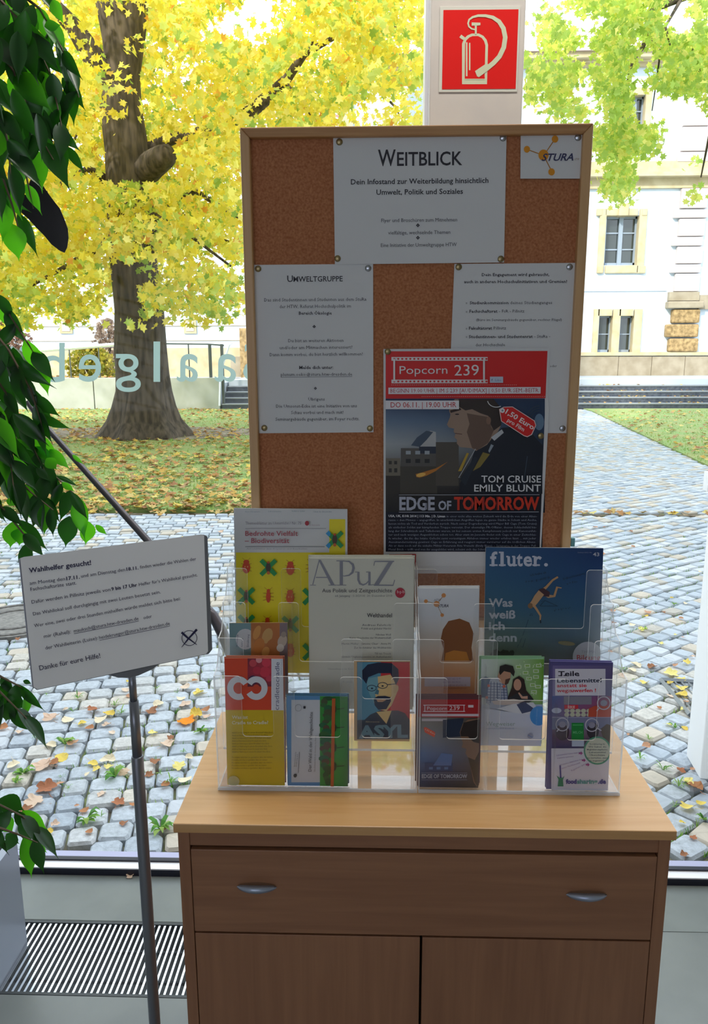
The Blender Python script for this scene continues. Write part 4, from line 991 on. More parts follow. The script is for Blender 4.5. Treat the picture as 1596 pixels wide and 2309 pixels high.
# C: food flyer
o, P_ = book('flyer', 'teal and orange food flyer standing behind the red and yellow leaflet', 'flyer', 1, (517, 1405), (648, 1404), 0.002, 5, 'c_tan', crop=C1, dy=0.008)
P_.rect(120, 905, 290, 1500, '7a9ea4'); P_.ell(243, 1035, 72, 78, 'd0d4d8')
for x_, t_ in ((186, 'Klima'), (222, 'und'), (268, 'Ernährung')): P_.text(t_, x_, 1092, x_ + 4, 1000 + (30 if t_ == 'und' else 0), 15, '5a6a80', 0, 1)
P_.grad(285, 905, 500, 1500, [('b06a30', 'c4783a'), ('c88a4c', 'b87040'), ('a86838', 'c08850'), ('8a5838', '7a6050')], 5); P_.rect(500, 905, 560, 1500, '8a7a80')
for x_, y_, rx, ry, c_ in ((330, 985, 26, 55, 'd89a50'), (380, 955, 20, 40, 'b87438'), (408, 1010, 38, 60, 'd0a464'), (345, 1085, 40, 60, 'cc8440'), (440, 1085, 40, 55, 'b8743c'), (395, 1130, 28, 40, 'd8a058'), (520, 1050, 34, 50, 'c8b8a8'), (505, 1100, 28, 30, 'dcd4c8'), (530, 1000, 20, 22, 'a8988c')): P_.ell(x_, y_, rx, ry, c_, 14, rot=20)
P_.build(o)
# D: cradle leaflet
o, P_ = book('leaflet', 'tall red and yellow leaflet with two white rings at far left of the racks', 'leaflet', 0, (506, 1484), (638, 1485), 0.004, 4, crop=C1, dy=0.008, copies=2, clabel='spare red leaflet behind the one with two white rings', cm='redcopy') if 0 else book('leaflet', 'tall red and yellow leaflet with two white rings at far left of the racks', 'leaflet', 0, (506, 1484), (638, 1485), 0.002, 4, 'c_red', crop=C1, dy=0.008, copies=2, clabel='spare leaflet tucked behind the red and yellow one')
P_.rect(70, 1170, 540, 1568, 'e24c2c'); P_.rect(70, 1566, 540, 2200, 'd8bc1c'); P_.grad(260, 1170, 440, 1390, [('7a2a3c', 'c04050'), ('a82a40', 'd83048'), ('5a2038', '8a3040')], 4)
for x_, y_, r_, c_ in ((300, 1215, 28, 'd04a58'), (345, 1190, 24, 'e8a0a8'), (400, 1210, 34, 'e04058'), (390, 1280, 40, 'd83850'), (330, 1270, 30, 'c83048'), (300, 1340, 34, '4a2a50'), (360, 1350, 26, '6a2a44'), (420, 1330, 24, 'd04058')): P_.ell(x_, y_, r_, r_, c_, 12)
P_.ring(192, 1402, 62, 66, 46, 'dfe4ee', 26, 60, 330); P_.ring(325, 1402, 62, 66, 46, 'dfe4ee', 26, -150, 150); P_.line([(192, 1402), (325, 1402)], 22, 'd84a2c'); P_.ell(192, 1402, 30, 32, 'd84a2c', 16); P_.ell(325, 1402, 26, 28, 'd84a2c', 16)
P_.rect(438, 1170, 532, 1568, 'e4e8f4'); P_.text('cradletocradle', 494, 1566, 498, 1208, 32, '4a4c7c', 0, 3); P_.text('www.kreislauf.de', 515, 1300, 517, 1185, 9, '90a0b4', 0, 1)
P_.text('Was ist', 142, 1632, 262, 1632, 24, 'f0ecc8', .02, 2); P_.text('Cradle to Cradle?', 142, 1673, 415, 1671, 24, 'f0ecc8', .02, 2)
for i in range(8): P_.text('Abfall ist Nahrung in einem Kreislauf ohne Ende', 142, 1742 + 20.5 * i, 450 - (i * 37) % 60, 1740 + 20.5 * i, 11, '7a6a18', 0, 1)
for i in range(5): P_.text('Produkte werden so gestaltet dass sie nützen', 142, 1926 + 20.5 * i, 450 - (i * 43) % 80, 1924 + 20.5 * i, 11, '7a6a18', 0, 1)
P_.ell(155, 2100, 44, 40, 'c8c490', 18); P_.build(o)
# E: forest booklet, printed sideways
o, P_ = book('booklet', 'blue booklet with green trees and sideways title between leaflet and empty pocket', 'booklet', 0, (646, 1569), (784, 1570), 0.002, 4, 'c_blue', crop=C1, dy=0.008, copies=2, clabel='spare copy tucked behind the blue tree booklet')
P_.rect(550, 1455, 1035, 2200, '5a96cc'); P_.rect(588, 1490, 802, 2108, 'd0d6e0'); P_.rect(802, 1455, 1035, 2200, '3a9a40')
P_.grad(900, 1455, 1035, 2140, [('2a7a34', '3a8a3c'), ('44a848', '2e8a38'), ('3aa042', '2a6a30')], 3); rt_ = random.Random(2)
for i in range(26):
    y_ = 1480 + i * 25; P_.ell(840 + rt_.uniform(-22, 25), y_, rt_.uniform(22, 42), rt_.uniform(16, 30), rt_.choice(('2c5a34', '3a6a3c', '4a5a3c', '5a4a38', '2a6a44')), 9)
for y_ in (1560, 1700, 1850, 1990): P_.line([(930, y_), (985, y_ - 6)], 5, '2a3a28'); P_.ell(905, y_, 22, 34, '3a4a30', 10)
P_.poly([(892, 1480), (918, 1480), (905, 2140), (882, 2140)], 'c8642c')
P_.text('Der Wald in der Weltgeschichte', 738, 2028, 748, 1582, 24, '4a4e58', 0, 2); P_.text('Eine Zeitreise durch die Geschichte des Waldes', 766, 2028, 774, 1760, 10, '80848c', 0, 1)
P_.text('Bundesministerium für', 615, 1990, 625, 1880, 9, '5a5e68', 0, 1); P_.text('Ernährung und', 628, 1990, 637, 1900, 9, '5a5e68', 0, 1); P_.line([(640, 2038), (648, 1880)], 3, '3a3e48'); P_.ell(616, 2058, 13, 15, '2a2e38', 8); P_.rect(678, 1538, 694, 1556, '2a2a34'); P_.ring(640, 1550, 24, 26, 4, 'a8aeb8', 10)
P_.build(o)
# F: postcard portrait
o, P_ = book('postcard', 'red and blue postcard with a face in glasses and the word ASYL', 'postcard', 1, (798, 1490), (925, 1490), 0.0012, 4, crop=C1, dy=0.008, lift=0.012)
P_.rect(1040, 1180, 1500, 1850, 'e0b880'); P_.rect(1080, 1205, 1475, 1785, '1c2c4a'); P_.rect(1082, 1207, 1260, 1640, '5a9ab8'); P_.rect(1258, 1207, 1475, 1660, 'd03038')
P_.poly([(1082, 1690), (1180, 1600), (1250, 1570), (1390, 1570), (1440, 1590), (1475, 1640), (1475, 1785), (1082, 1785)], '1c2a44'); P_.poly([(1225, 1580), (1340, 1570), (1300, 1670)], 'e8c888')
P_.poly([(1150, 1330), (1330, 1300), (1370, 1360), (1378, 1440), (1340, 1530), (1300, 1575), (1240, 1560), (1200, 1500), (1165, 1420)], 'e8c88c'); P_.poly([(1150, 1330), (1235, 1315), (1240, 1400), (1215, 1450), (1230, 1500), (1205, 1510), (1170, 1440)], '7ab0c0')
P_.ell(1372, 1410, 18, 34, 'e0bc84', 12, rot=15); P_.poly([(1120, 1330), (1118, 1270), (1160, 1225), (1240, 1210), (1340, 1215), (1390, 1260), (1395, 1330), (1372, 1380), (1350, 1330), (1330, 1290), (1240, 1290), (1165, 1320), (1150, 1370)], '1c2844')
P_.ring(1190, 1402, 34, 22, 5, '2a3850', 16); P_.ring(1272, 1382, 36, 22, 5, '2a3850', 16); P_.line([(1224, 1392), (1238, 1388)], 5, '2a3850'); P_.line([(1308, 1376), (1372, 1370)], 5, '2a3850'); P_.ell(1192, 1404, 9, 6, '1c2844', 8); P_.ell(1272, 1386, 9, 6, '1c2844', 8)
P_.poly([(1205, 1480), (1235, 1462), (1290, 1460), (1330, 1470), (1335, 1500), (1300, 1560), (1240, 1565), (1212, 1530)], '24304c'); P_.poly([(1225, 1488), (1265, 1482), (1300, 1490), (1270, 1506), (1235, 1506)], 'c89a78'); P_.poly([(1228, 1410), (1212, 1445), (1240, 1450), (1245, 1420)], '4a7a90')
P_.text('Abhörzonen', 1143, 1660, 1248, 1660, 13, 'b8a888', 0, 1); P_.text('ASYL', 1092, 1775, 1462, 1768, 88, '6f94a4', .045, 2)
P_.build(o)
# G: orange student leaflet with its mascot left out
o, P_ = book('leaflet', 'white and orange student council leaflet with molecule logo in right rack', 'leaflet', 2, (943, 1326), (1080, 1326), 0.003, 5, crop=C2, dy=0.010, copies=2, clabel='spare leaflet behind the white and orange molecule leaflet')
P_.grad(60, 395, 530, 1400, ['e6eaf2', 'dcdfe6', 'd8c8b8', 'd89a68', 'd87a48', 'd87040'], 3)
for a_, b_ in (((128, 497), (205, 517)), ((256, 456), (205, 517)), ((205, 517), (245, 597))): P_.line([a_, b_], 4, 'a87848')
for x_, y_, r_ in ((128, 497, 14), (256, 455, 16), (205, 517, 22), (245, 597, 13)): P_.ell(x_, y_, r_, r_, 'e0985a', 14)
P_.text('HTW', 186, 497, 236, 495, 16, '8a8a90', 0, 1, .3); P_.text('STURA', 216, 541, 290, 540, 20, '4a4c5a', .02, 2, .3)
P_.poly([(250, 700), (290, 640), (370, 622), (440, 650), (472, 730), (455, 830), (470, 925), (240, 925), (255, 840), (235, 770)], '8a5228'); P_.poly([(262, 925), (270, 870), (330, 850), (420, 862), (440, 925)], 'c07a2c')
P_.rect(118, 1042, 448, 1110, 'c8b8cc'); P_.text('Tel.: 0351 462 32 49', 250, 1062, 380, 1060, 12, '8a80a0', 0, 1); P_.text('Fax: 0351 462 32 50', 250, 1086, 378, 1084, 12, '8a80a0', 0, 1); P_.text('stura@htw-dresden.de', 258, 1108, 420, 1106, 12, '9a5a48', 0, 1); P_.text('www.stura.htw-dresden.de', 255, 1130, 420, 1128, 12, '9a4a38', 0, 1)
P_.build(o)
# H: blue diver magazine
o, P_ = book('magazine', 'dark blue magazine with a falling diver on its cover in right rack', 'magazine', 3, (1095, 1234), (1360, 1236), 0.004, 5.5, crop=C2, dy=0.010)
P_.grad(550, 105, 1415, 1400, [('2c5a8a', '1c3c78'), ('2e6088', '224a80'), ('3c6a84', '2c5880'), ('56706a', '4c6c80'), ('5c6450', '64685c'), ('4c4a34', '4c4a34'), ('3c3a2c', '3c3a2c')], 5)
W = 'd0d4e6'
for ch_, a_, b_ in (('f', 590, 642), ('l', 664, 688), ('u', 714, 772), ('t', 780, 824), ('e', 830, 892), ('r', 904, 962), ('.', 978, 1006)): P_.text(ch_, a_, 242, b_, 242, 98, W, .025, 3)
for x0_, x1_ in ((586, 644), (653, 702), (762, 784), (895, 948)): P_.rect(x0_, 231, x1_, 243, W)
for x0_, x1_, y_ in ((653, 672, 140), (706, 722, 170), (748, 768, 170), (893, 912, 170)): P_.rect(x0_, y_, x1_, y_ + 11, W)
P_.text('43', 1330, 172, 1376, 172, 25, 'c4c8d8', .02, 2); P_.text('Sommer 2012 / Nr.', 1220, 150, 1324, 151, 9, '9aa4c0', 0, 1)
for t_, y_, x1_ in (('Was', 535, 752), ('weiß', 620, 772), ('ich', 702, 696), ('denn', 786, 782)): P_.text(t_, 580, y_, x1_, y_, 56, 'b4bcc8', .03, 2)
SK = 'c49a70'
P_.line([(1078, 322), (1040, 345), (995, 395), (960, 425)], [14, 14, 18, 24], SK); P_.line([(1104, 402), (1072, 396), (1052, 460), (1012, 462), (985, 445)], [7, 16, 18, 24, 28], SK); P_.poly([(940, 412), (975, 402), (1020, 432), (1015, 465), (975, 462), (945, 445)], '4a3038')
P_.poly([(940, 418), (978, 450), (930, 512), (905, 540), (878, 538), (868, 520), (888, 495), (910, 455)], 'c8a078'); P_.ell(880, 530, 19, 20, '8a6a4c', 14); P_.line([(900, 520), (928, 560), (952, 600), (950, 635)], [18, 16, 14, 8], SK); P_.line([(952, 632), (954, 655)], 8, '1a2630')
IK = '243a4c'
for pts in ([(865, 630), (845, 690)], [(840, 700), (825, 745)], [(818, 760), (802, 800)], [(795, 808), (785, 830)], [(948, 530), (985, 492), (960, 500)], [(950, 532), (1076, 532)], [(985, 492), (1076, 532)], [(845, 765), (825, 830), (812, 824)]): P_.line(pts, 3, IK)
P_.text('Ich hebe ab', 880, 318, 996, 296, 16, IK, 0, 1); P_.text('F = m · g · sin(t) dt', 848, 366, 1022, 332, 16, IK, 0, 1); P_.text('Erdbeschleunigung', 1118, 345, 1272, 302, 16, IK, 0, 1); P_.text('a = F/m', 1142, 378, 1218, 362, 16, IK, 0, 1); P_.text('a² + b² = c²', 1050, 570, 1170, 552, 16, IK, 0, 1); P_.text('√2', 874, 604, 898, 600, 16, IK, 0, 1)
rb = random.Random(9)
for i in range(26): P_.ell(600 + i * 6, 892 - abs(math.sin(i * .3)) * 24, 14, 18 + rb.uniform(0, 14), '20241c', 7)
P_.ell(1140, 800, 62, 16, '8a8258', 14, rot=6); P_.ell(1294, 900, 110, 112, 'c4c8d2', 28); P_.text('THEMA', 1246, 870, 1350, 868, 18, '9a9cb0', 0, 1); P_.text('Bildung', 1214, 922, 1382, 921, 38, 'b83040', .012, 2)
P_.build(o)
# I: small film flyer
o, P_ = book('flyer', 'small film flyer with red top at front of the right rack', 'flyer', 0, (944, 1577), (1082, 1577), 0.001, 4, 'c_dark', crop=C2, dy=0.009, copies=5, clabel='spare dark film flyer stacked behind the small red-topped one')
P_.grad(60, 1195, 530, 1860, [('3a3c4a', '241c20'), ('8a8478', '3a2c28'), ('8c94a0', '5a4a40'), ('5c7ab0', '6a5a4c'), ('304a7c', '4a3c34'), ('2a3450', '4c4030')], 5); P_.poly([(60, 1195), (530, 1195), (530, 1335), (60, 1330)], 'b01c24')
film(112, 1245, 405, 1290, 9) if False else None
for y_ in (1245, 1290): P_.line([(110, y_), (410, y_)], 5, 'e8dce4')
for x_ in (120, 402): P_.line([(x_, 1245), (x_, 1290)], 5, 'e8dce4')
P_.text('Popcorn', 137, 1280, 280, 1280, 24, 'ecdce4', 0, 2); P_.text('239', 297, 1281, 371, 1280, 30, 'ecdce4', 0, 2); P_.rect(432, 1244, 470, 1262, 'dcd4dc'); P_.rect(98, 1308, 508, 1325, 'd8ccd8'); P_.rect(98, 1342, 280, 1360, 'c8c0c8')
P_.poly([(112, 1408), (125, 1402), (192, 1438), (196, 1452), (188, 1476), (120, 1440)], 'e85a38'); P_.text('1,50 Euro', 122, 1424, 192, 1460, 12, 'f4d8c8', 0, 1)
P_.poly([(250, 1350), (400, 1340), (390, 1400), (380, 1470), (250, 1480)], '20304a'); P_.poly([(380, 1480), (372, 1440), (392, 1380), (430, 1350), (530, 1340), (530, 1860), (470, 1800), (440, 1640), (412, 1590), (420, 1560), (384, 1548), (395, 1520)], '8a6a54'); P_.poly([(380, 1470), (376, 1440), (400, 1370), (530, 1345), (530, 1520), (470, 1510), (430, 1470)], '2a201e')
P_.poly([(430, 1620), (480, 1640), (530, 1580), (530, 1860), (480, 1800)], '4a3828'); P_.rect(120, 1660, 320, 1720, '2c4274'); P_.poly([(180, 1680), (240, 1590), (320, 1600), (310, 1680)], '5a78b4')
for x_ in (150, 205, 260): P_.rect(x_, 1690, x_ + 28, 1708, '5a7ab0')
P_.text('EDGE OF TOMORROW', 98, 1770, 425, 1770, 27, 'aab4cc', .03, 2); P_.line([(96, 1733), (425, 1733)], 3, '8a94b0'); P_.line([(96, 1782), (425, 1782)], 3, '8a94b0')
P_.build(o)
# J: student guide
o, P_ = book('booklet', 'white and green booklet with two students in the right rack', 'booklet', 1, (1085, 1486), (1226, 1486), 0.0012, 4, 'c_green', crop=C2, dy=0.008, copies=3, clabel='spare green booklet stacked behind the student guide', lift=0.006)
P_.rect(515, 905, 990, 1600, 'd8e0ee'); P_.grad(515, 905, 990, 1240, [('dce8e4', '7ab43c'), ('e4ece8', '7cba34'), ('e4ecec', '88c040')], 6)
for i, (x_, y_) in enumerate(((795, 970), (858, 962), (920, 1000), (845, 1012), (870, 1054), (920, 1042), (897, 1100), (935, 1112), (906, 1150), (940, 960))): P_.rect(x_ - 20, y_ - 12, x_ + 20, y_ + 12, 'dcecd0'); P_.rect(x_ - 14, y_ - 7, x_ + 14, y_ + 7, '9ac868')
for i in range(28): P_.rect(880 + rb.uniform(-60, 90), 930 + rb.uniform(0, 250), 0, 0, 'dcecd0') if 0 else P_.ell(890 + rb.uniform(-90, 80), 930 + rb.uniform(0, 250), 4, 4, 'd4ecc0', 6)
P_.poly([(520, 1050), (560, 1040), (610, 1060), (640, 1120), (640, 1190), (520, 1190)], '3a5a80'); P_.poly([(560, 1190), (590, 1060), (650, 1040), (700, 1090), (720, 1200), (760, 1250), (640, 1280), (560, 1230)], 'b4bcd0')
for i in range(7): P_.line([(575 + i * 22, 1070 + i * 4), (565 + i * 26, 1230)], 5, '4a5a80'); P_.line([(560, 1090 + i * 20), (712, 1094 + i * 20)], 4, '5a6a90')
for x_, y_ in ((580, 1105), (690, 1110), (565, 1190)): P_.rect(x_ - 9, y_ - 9, x_ + 9, y_ + 9, 'd86a50')
P_.poly([(655, 1000), (740, 1005), (735, 1060), (700, 1100), (660, 1080), (645, 1040)], 'c8987c'); P_.poly([(655, 1010), (660, 965), (700, 952), (755, 965), (768, 1005), (760, 1040), (735, 1010), (690, 1000), (662, 1030)], '2c2624'); P_.poly([(700, 1060), (735, 1050), (720, 1090), (695, 1100)], '5a4038')
P_.poly([(715, 1200), (745, 1120), (755, 1060), (800, 1035), (835, 1060), (850, 1140), (900, 1200)], '33221e'); P_.ell(787, 1098, 28, 42, 'd0a088', 16); P_.poly([(715, 1200), (780, 1160), (850, 1165), (905, 1205), (850, 1240), (760, 1240)], '2a2c34'); P_.line([(860, 1190), (820, 1190), (795, 1155)], [22, 18, 10], 'd8a890')
P_.poly([(600, 1215), (760, 1200), (840, 1215), (780, 1235), (700, 1245), (620, 1240)], 'd4c4bc'); P_.poly([(640, 1270), (760, 1235), (900, 1225), (950, 1290), (860, 1312), (760, 1302)], 'e8ecf4'); P_.poly([(780, 1240), (840, 1222), (920, 1280), (820, 1306)], '2c3c6c'); P_.poly([(515, 1265), (640, 1280), (760, 1300), (860, 1312), (990, 1300), (990, 1400), (515, 1400)], 'd6def0')
P_.ell(940, 1322, 64, 70, '2a98e8', 24); P_.text('Wegweiser', 560, 1394, 770, 1394, 30, '88a49c', 0, 2); P_.text('www.studentenwerk-dresden.de', 560, 1418, 764, 1418, 10, '6a84c0', 0, 1); P_.ell(879, 1468, 22, 18, 'a8acc0', 14); P_.line([(862, 1460), (897, 1478)], 4, '5a84c8'); P_.text('Auch im Internet', 925, 1395, 932, 1270, 10, '90c8f4', 0, 1)
P_.build(o)
# K: food sharing leaflet
o, P_ = book('leaflet', 'tall lilac leaflet with open fridge picture at far right of the racks', 'leaflet', 0, (1241, 1491), (1382, 1494), 0.003, 4, 'c_lilac', crop=C2, dy=0.008, copies=1, clabel='spare leaflet behind the lilac fridge leaflet')
P_.rect(1020, 920, 1490, 1560, '5a5490'); P_.grad(1040, 960, 1480, 1180, [('7a6ea8', '6a5e90'), ('8a84b8', '5a5488')], 3); P_.poly([(1058, 984), (1420, 984), (1420, 1176), (1058, 1176)], 'e2e0f0')
P_.text('Teile', 1080, 1036, 1232, 1034, 34, '201830', .025, 2); P_.text('Lebensmittel', 1072, 1082, 1392, 1080, 28, '24304c', .022, 2); P_.text('anstatt sie', 1070, 1116, 1285, 1114, 24, 'd83048', .022, 2); P_.text('wegzuwerfen !', 1070, 1152, 1352, 1150, 24, 'd82c3c', .022, 2)
for x0_, x1_ in ((1080, 1104), (1118, 1140), (1212, 1232)): P_.rect(x0_, 1030, x1_, 1036, '201830')
P_.grad(1036, 1180, 1475, 1560, [('3a5aa8', '9a5a80'), ('5a64a0', 'b84858'), ('8a7a9c', '7a6a9c'), ('5a3a60', '8a7a88'), ('3a2c70', '5a5080')], 5)
P_.rect(1120, 1182, 1320, 1240, '8a8a9c'); P_.rect(1124, 1243, 1224, 1272, 'd83040'); P_.text('KEKSE', 1150, 1268, 1200, 1268, 18, 'f0d8d8', .02, 1)
for x_ in range(5):
    for y_ in range(2): P_.ell(1142 + x_ * 40, 1286 + y_ * 28, 19, 15, 'c8ccb8', 12)
P_.poly([(1296, 1330), (1300, 1270), (1340, 1250), (1470, 1250), (1470, 1330)], 'c8523c'); P_.ell(1068, 1284, 36, 20, 'c8d0ec', 14); P_.line([(1036, 1332), (1475, 1334)], 6, 'a8a8cc'); P_.rect(1036, 1336, 1475, 1420, '7c82a8')
P_.rect(1176, 1372, 1264, 1500, '1c8c40'); P_.rect(1184, 1384, 1256, 1392, '4ab868'); P_.text('MILCH', 1186, 1450, 1254, 1450, 18, '6ac488', .02, 1); P_.rect(1178, 1500, 1266, 1542, 'c0d0f0'); P_.ell(1110, 1440, 50, 60, '4a3c4c', 16); P_.ell(1330, 1430, 44, 60, '3a3440', 16); P_.poly([(1380, 1420), (1430, 1380), (1475, 1390), (1475, 1560), (1420, 1520)], '5a4a3c')
def lens(x, y, r, hx, hy): P_.ring(x, y, r, r, 7, 'cccce0', 22); P_.ell(x, y, r * .55, r * .5, '9a9ab4', 10); P_.line([(x + hx * r * .72, y + hy * r * .72), (x + hx * r * 1.25, y + hy * r * 1.25)], 8, 'cccce0')
lens(1110, 1384, 46, -.7, .9); lens(1322, 1388, 46, 1.2, .7); lens(1408, 1230, 46, -.9, 1)
P_.poly([(1030, 1556), (1490, 1556), (1490, 1860), (1030, 1860)], 'dcdef2'); P_.ell(1362, 1572, 99, 102, '58a488', 32); P_.ell(1362, 1572, 88, 90, 'd4dccc', 32)
for i, (t_, w_) in enumerate((('foodsharing.de', 110), ('Wir haben die', 130), ('Möglichkeit eingefunden,', 150), ('Lebensmittel', 120), ('Überschüsse', 110), ('zu verteilen, statt', 150), ('sie wegzuwerfen', 120))): P_.text(t_, 1362 - w_ / 2, 1530 + i * 20, 1362 + w_ / 2, 1530 + i * 20, 11, '4a5468', .01, 1)
for x_, y_, x1_, y1_, t_ in ((1068, 1612, 1220, 1592, 'Lebensmittel teilen statt'), (1072, 1632, 1190, 1618, 'wegwerfen und retten'), (1098, 1680, 1250, 1640, 'Kostenlos mitmachen bei'), (1104, 1706, 1240, 1664, 'deiner Nachbarschaft'), (1176, 1722, 1272, 1676, 'Registriere dich')): P_.text(t_, x_, y_, x1_, y1_, 11, 'a08cc0', 0, 1)
for x_, y_ in ((1242, 1590), (1264, 1640), (1292, 1672)): P_.poly([(x_ - 14, y_ - 4), (x_, y_ - 4), (x_, y_ - 13), (x_ + 14, y_ + 2), (x_, y_ + 16), (x_, y_ + 7), (x_ - 14, y_ + 8)], 'a8388c')
P_.line([(1094, 1678), (1098, 1770)], 11, '3a3c94'); P_.poly([(1076, 1830), (1082, 1780), (1068, 1752), (1090, 1768), (1112, 1768), (1126, 1752), (1114, 1784), (1118, 1830)], '2c8c6c')
P_.text('food', 1135, 1810, 1212, 1810, 30, '3c3c94', .05, 2); P_.text('sharing', 1214, 1810, 1362, 1810, 30, '58a0a4', .04, 2); P_.text('.de', 1366, 1810, 1424, 1810, 30, '3c3c94', .05, 2)
P_.build(o)
# loose shiny disc-like wrapping in the empty pocket
# ================================================================== PAPER SIGN ON ITS STAND
TL, TR, BL = onY(45, 1255, 1.13), onY(466, 1207, 1.245), onY(75, 1550, 1.09)
nn = (TR - TL).cross(BL - TL).normalized(); nn = nn if nn.y < 0 else -nn
C3 = (0, 1100, 3.069)
F = Print(TL, nn)
ss = tag(empty('sign_stand', onY(300, 1560, 1.19)), 'telescopic metal floor stand with a tilted holder left of the cabinet', 'sign stand')
base_xy = onY(300, 1560, 1.19)
so, P_ = sheet('paper_sign', 'tilted white paper sign headed Wahlhelfer gesucht on the metal stand', 'sign', 0, [(140, 487), (165, 478), (1395, 322), (1412, 330), (1440, 1130), (1425, 1150), (260, 1395), (232, 1378)], thick=0.0008, ox=0, oy=1100, sc=3.069, nrm=nn, pt=TL)
D_ = '26264a'
def LL(t, x0, y0, x1, y1, h, b=0.0, c=D_, r=2): P_.text(t, x0, y0, x1, y1, h, c, b, r)
LL('Wahlhelfer gesucht!', 202, 588, 632, 532, 32, .02)
LL('am Montag den', 206, 672, 450, 640, 24); LL('17.11.', 460, 640, 552, 628, 24, .025); LL('und am Dienstag den', 562, 622, 866, 576, 23); LL('18.11.', 876, 574, 958, 564, 22, .025); LL('finden wieder die Wahlen der', 970, 560, 1358, 501, 22)
LL('Fachschaftsräte statt.', 212, 714, 530, 668, 24)
LL('Dafür werden in Pillnitz jeweils von', 220, 802, 764, 714, 24); LL('9 bis 17 Uhr', 772, 712, 950, 682, 23, .025); LL("Helfer für's Wahllokal gesucht.", 962, 680, 1368, 612, 22)
LL('Das Wahllokal soll durchgängig mit zwei Leuten besetzt sein.', 230, 884, 1112, 730, 23); LL('Wer eine, zwei oder drei Stunden mithelfen würde meldet sich bitte bei:', 238, 966, 1250, 776, 23)
LL('mir (Rahel):', 305, 1040, 490, 1006, 24); LL('mauksch@stura.htw-dresden.de', 512, 1002, 960, 914, 23); P_.line([(512, 1010), (960, 922)], 3, D_); LL('oder', 994, 910, 1052, 898, 22)
LL('der Wahlleiterin (Luise):', 315, 1120, 678, 1050, 24); LL('heidekrueger@stura.htw-dresden.de', 688, 1048, 1176, 948, 23); P_.line([(688, 1056), (1176, 956)], 3, D_)
LL('Danke für eure Hilfe!', 275, 1264, 696, 1176, 33, .003)
P_.ring(1310, 1040, 52, 52, 4, D_); P_.line([(1256, 1000), (1300, 1040), (1362, 1086)], [16, 12, 4], D_); P_.line([(1362, 980), (1300, 1048), (1256, 1104)], [16, 11, 3], D_)
P_.build(so)
m = MT['standgrey'] = mat('grey_stand_metal', '8a8e98', 0.35, 0.7)
q = [P_.P(x, y, -0.002) for x, y in ((128, 492), (175, 478), (1408, 322), (1436, 335), (1470, 1118), (1445, 1150), (255, 1400), (222, 1375))]
mb = MB(); mb.prism(q, -nn * 0.004); bevel(mb.build('holder_plate', m, ss), 0.001)
q = [P_.P(x, y, -0.0065) for x, y in ((735, 1295), (1104, 1210), (1095, 1228), (1060, 1255), (960, 1300), (890, 1318), (820, 1315))]
mb = MB(); mb.prism(q, -nn * 0.018); bevel(mb.build('bracket', MT['gasket'] if 0 else m, ss), 0.002)
bx, by = base_xy.x, 1.19
zz = lambda u, v: onY(u, v, 1.19).z
mb = MB(); z1, z2, z3, z4 = zz(300, 1515), zz(303, 1580), zz(310, 1706), 0.012
mb.tube([(bx, by, z2), (bx, by, z1)], 0.0062, 12); mb.build('upper_tube', m, ss, smooth=True)
mb = MB(); mb.tube([(bx, by, z3), (bx, by, z2)], 0.0082, 12); mb.build('middle_tube', m, ss, smooth=True)
mb = MB(); mb.tube([(bx, by, z4), (bx, by, z3), (bx, by, z3 + .0015)], [0.0102, 0.0102, 0.0095], 14); mb.build('lower_tube', m, ss, smooth=True)
mb = MB(); mb.disc((bx - .115, by, 0), (0, 0, 1), 0.13, 0.014, 28); mb.build('base', m, ss)
# ================================================================== PLANTER AND WEEPING FIG
pc = onZ(62, 2130, 0); ptop = onY(37, 1892, pc.y).z
pl = tag(empty('planter', (pc.x - .24, pc.y - .24, 0)), 'smooth grey metal planter box at the lower left', 'planter')
m = MT['planter'] = mat('satin_grey_planter', '8c929e', 0.32, 0.35)
x0, x1, y0, y1 = pc.x - .48, pc.x, pc.y - .48, pc.y
mb = MB()
for a_, b_ in (((x0, y0, 0), (x1, y0 + .02, ptop)), ((x0, y1 - .02, 0), (x1, y1, ptop)), ((x0, y0 + .02, 0), (x0 + .02, y1 - .02, ptop)), ((x1 - .02, y0 + .02, 0), (x1, y1 - .02, ptop))): mb.box(a_, b_)
mb.build('box_walls', m, pl)
mb = MB(); mb.box((x0 + .02, y0 + .02, 0.02), (x1 - .02, y1 - .02, ptop - .03)); mb.build('soil', mat('potting_soil', '3a2c22', 0.95, c2='5a4636', scale=40), pl)
fig = tag(empty('weeping_fig', (pc.x - .24, pc.y - .24, ptop - .03)), 'tall weeping fig with hanging green pointed leaves along left edge', 'plant')
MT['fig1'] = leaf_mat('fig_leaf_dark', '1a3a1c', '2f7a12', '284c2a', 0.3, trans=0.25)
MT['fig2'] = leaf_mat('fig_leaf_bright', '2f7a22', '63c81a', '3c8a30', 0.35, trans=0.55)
MT['twig'] = mat('fig_twig', '6a5a48', 0.8)
hw = [(0, .03), (.06, .35), (.16, .72), (.28, .95), (.4, 1.0), (.52, .9), (.64, .68), (.74, .42), (.82, .2), (.9, .07), (1, .01)]
def fig_leaf_mesh(wr, curl, fold, mt_):
    mb = MB(); vs = []; fs = []
    for t, h_ in hw:
        z = -curl * t * t
        vs += [(-h_ * wr, t, z + h_ * wr * fold), (0, t, z), (h_ * wr, t, z + h_ * wr * fold)]
    for i in range(len(hw) - 1):
        b_ = i * 3; fs += [(b_, b_ + 1, b_ + 4, b_ + 3), (b_ + 1, b_ + 2, b_ + 5, b_ + 4)]
    mb.add(vs, fs); return mb.mesh('leaf', mt_, True)
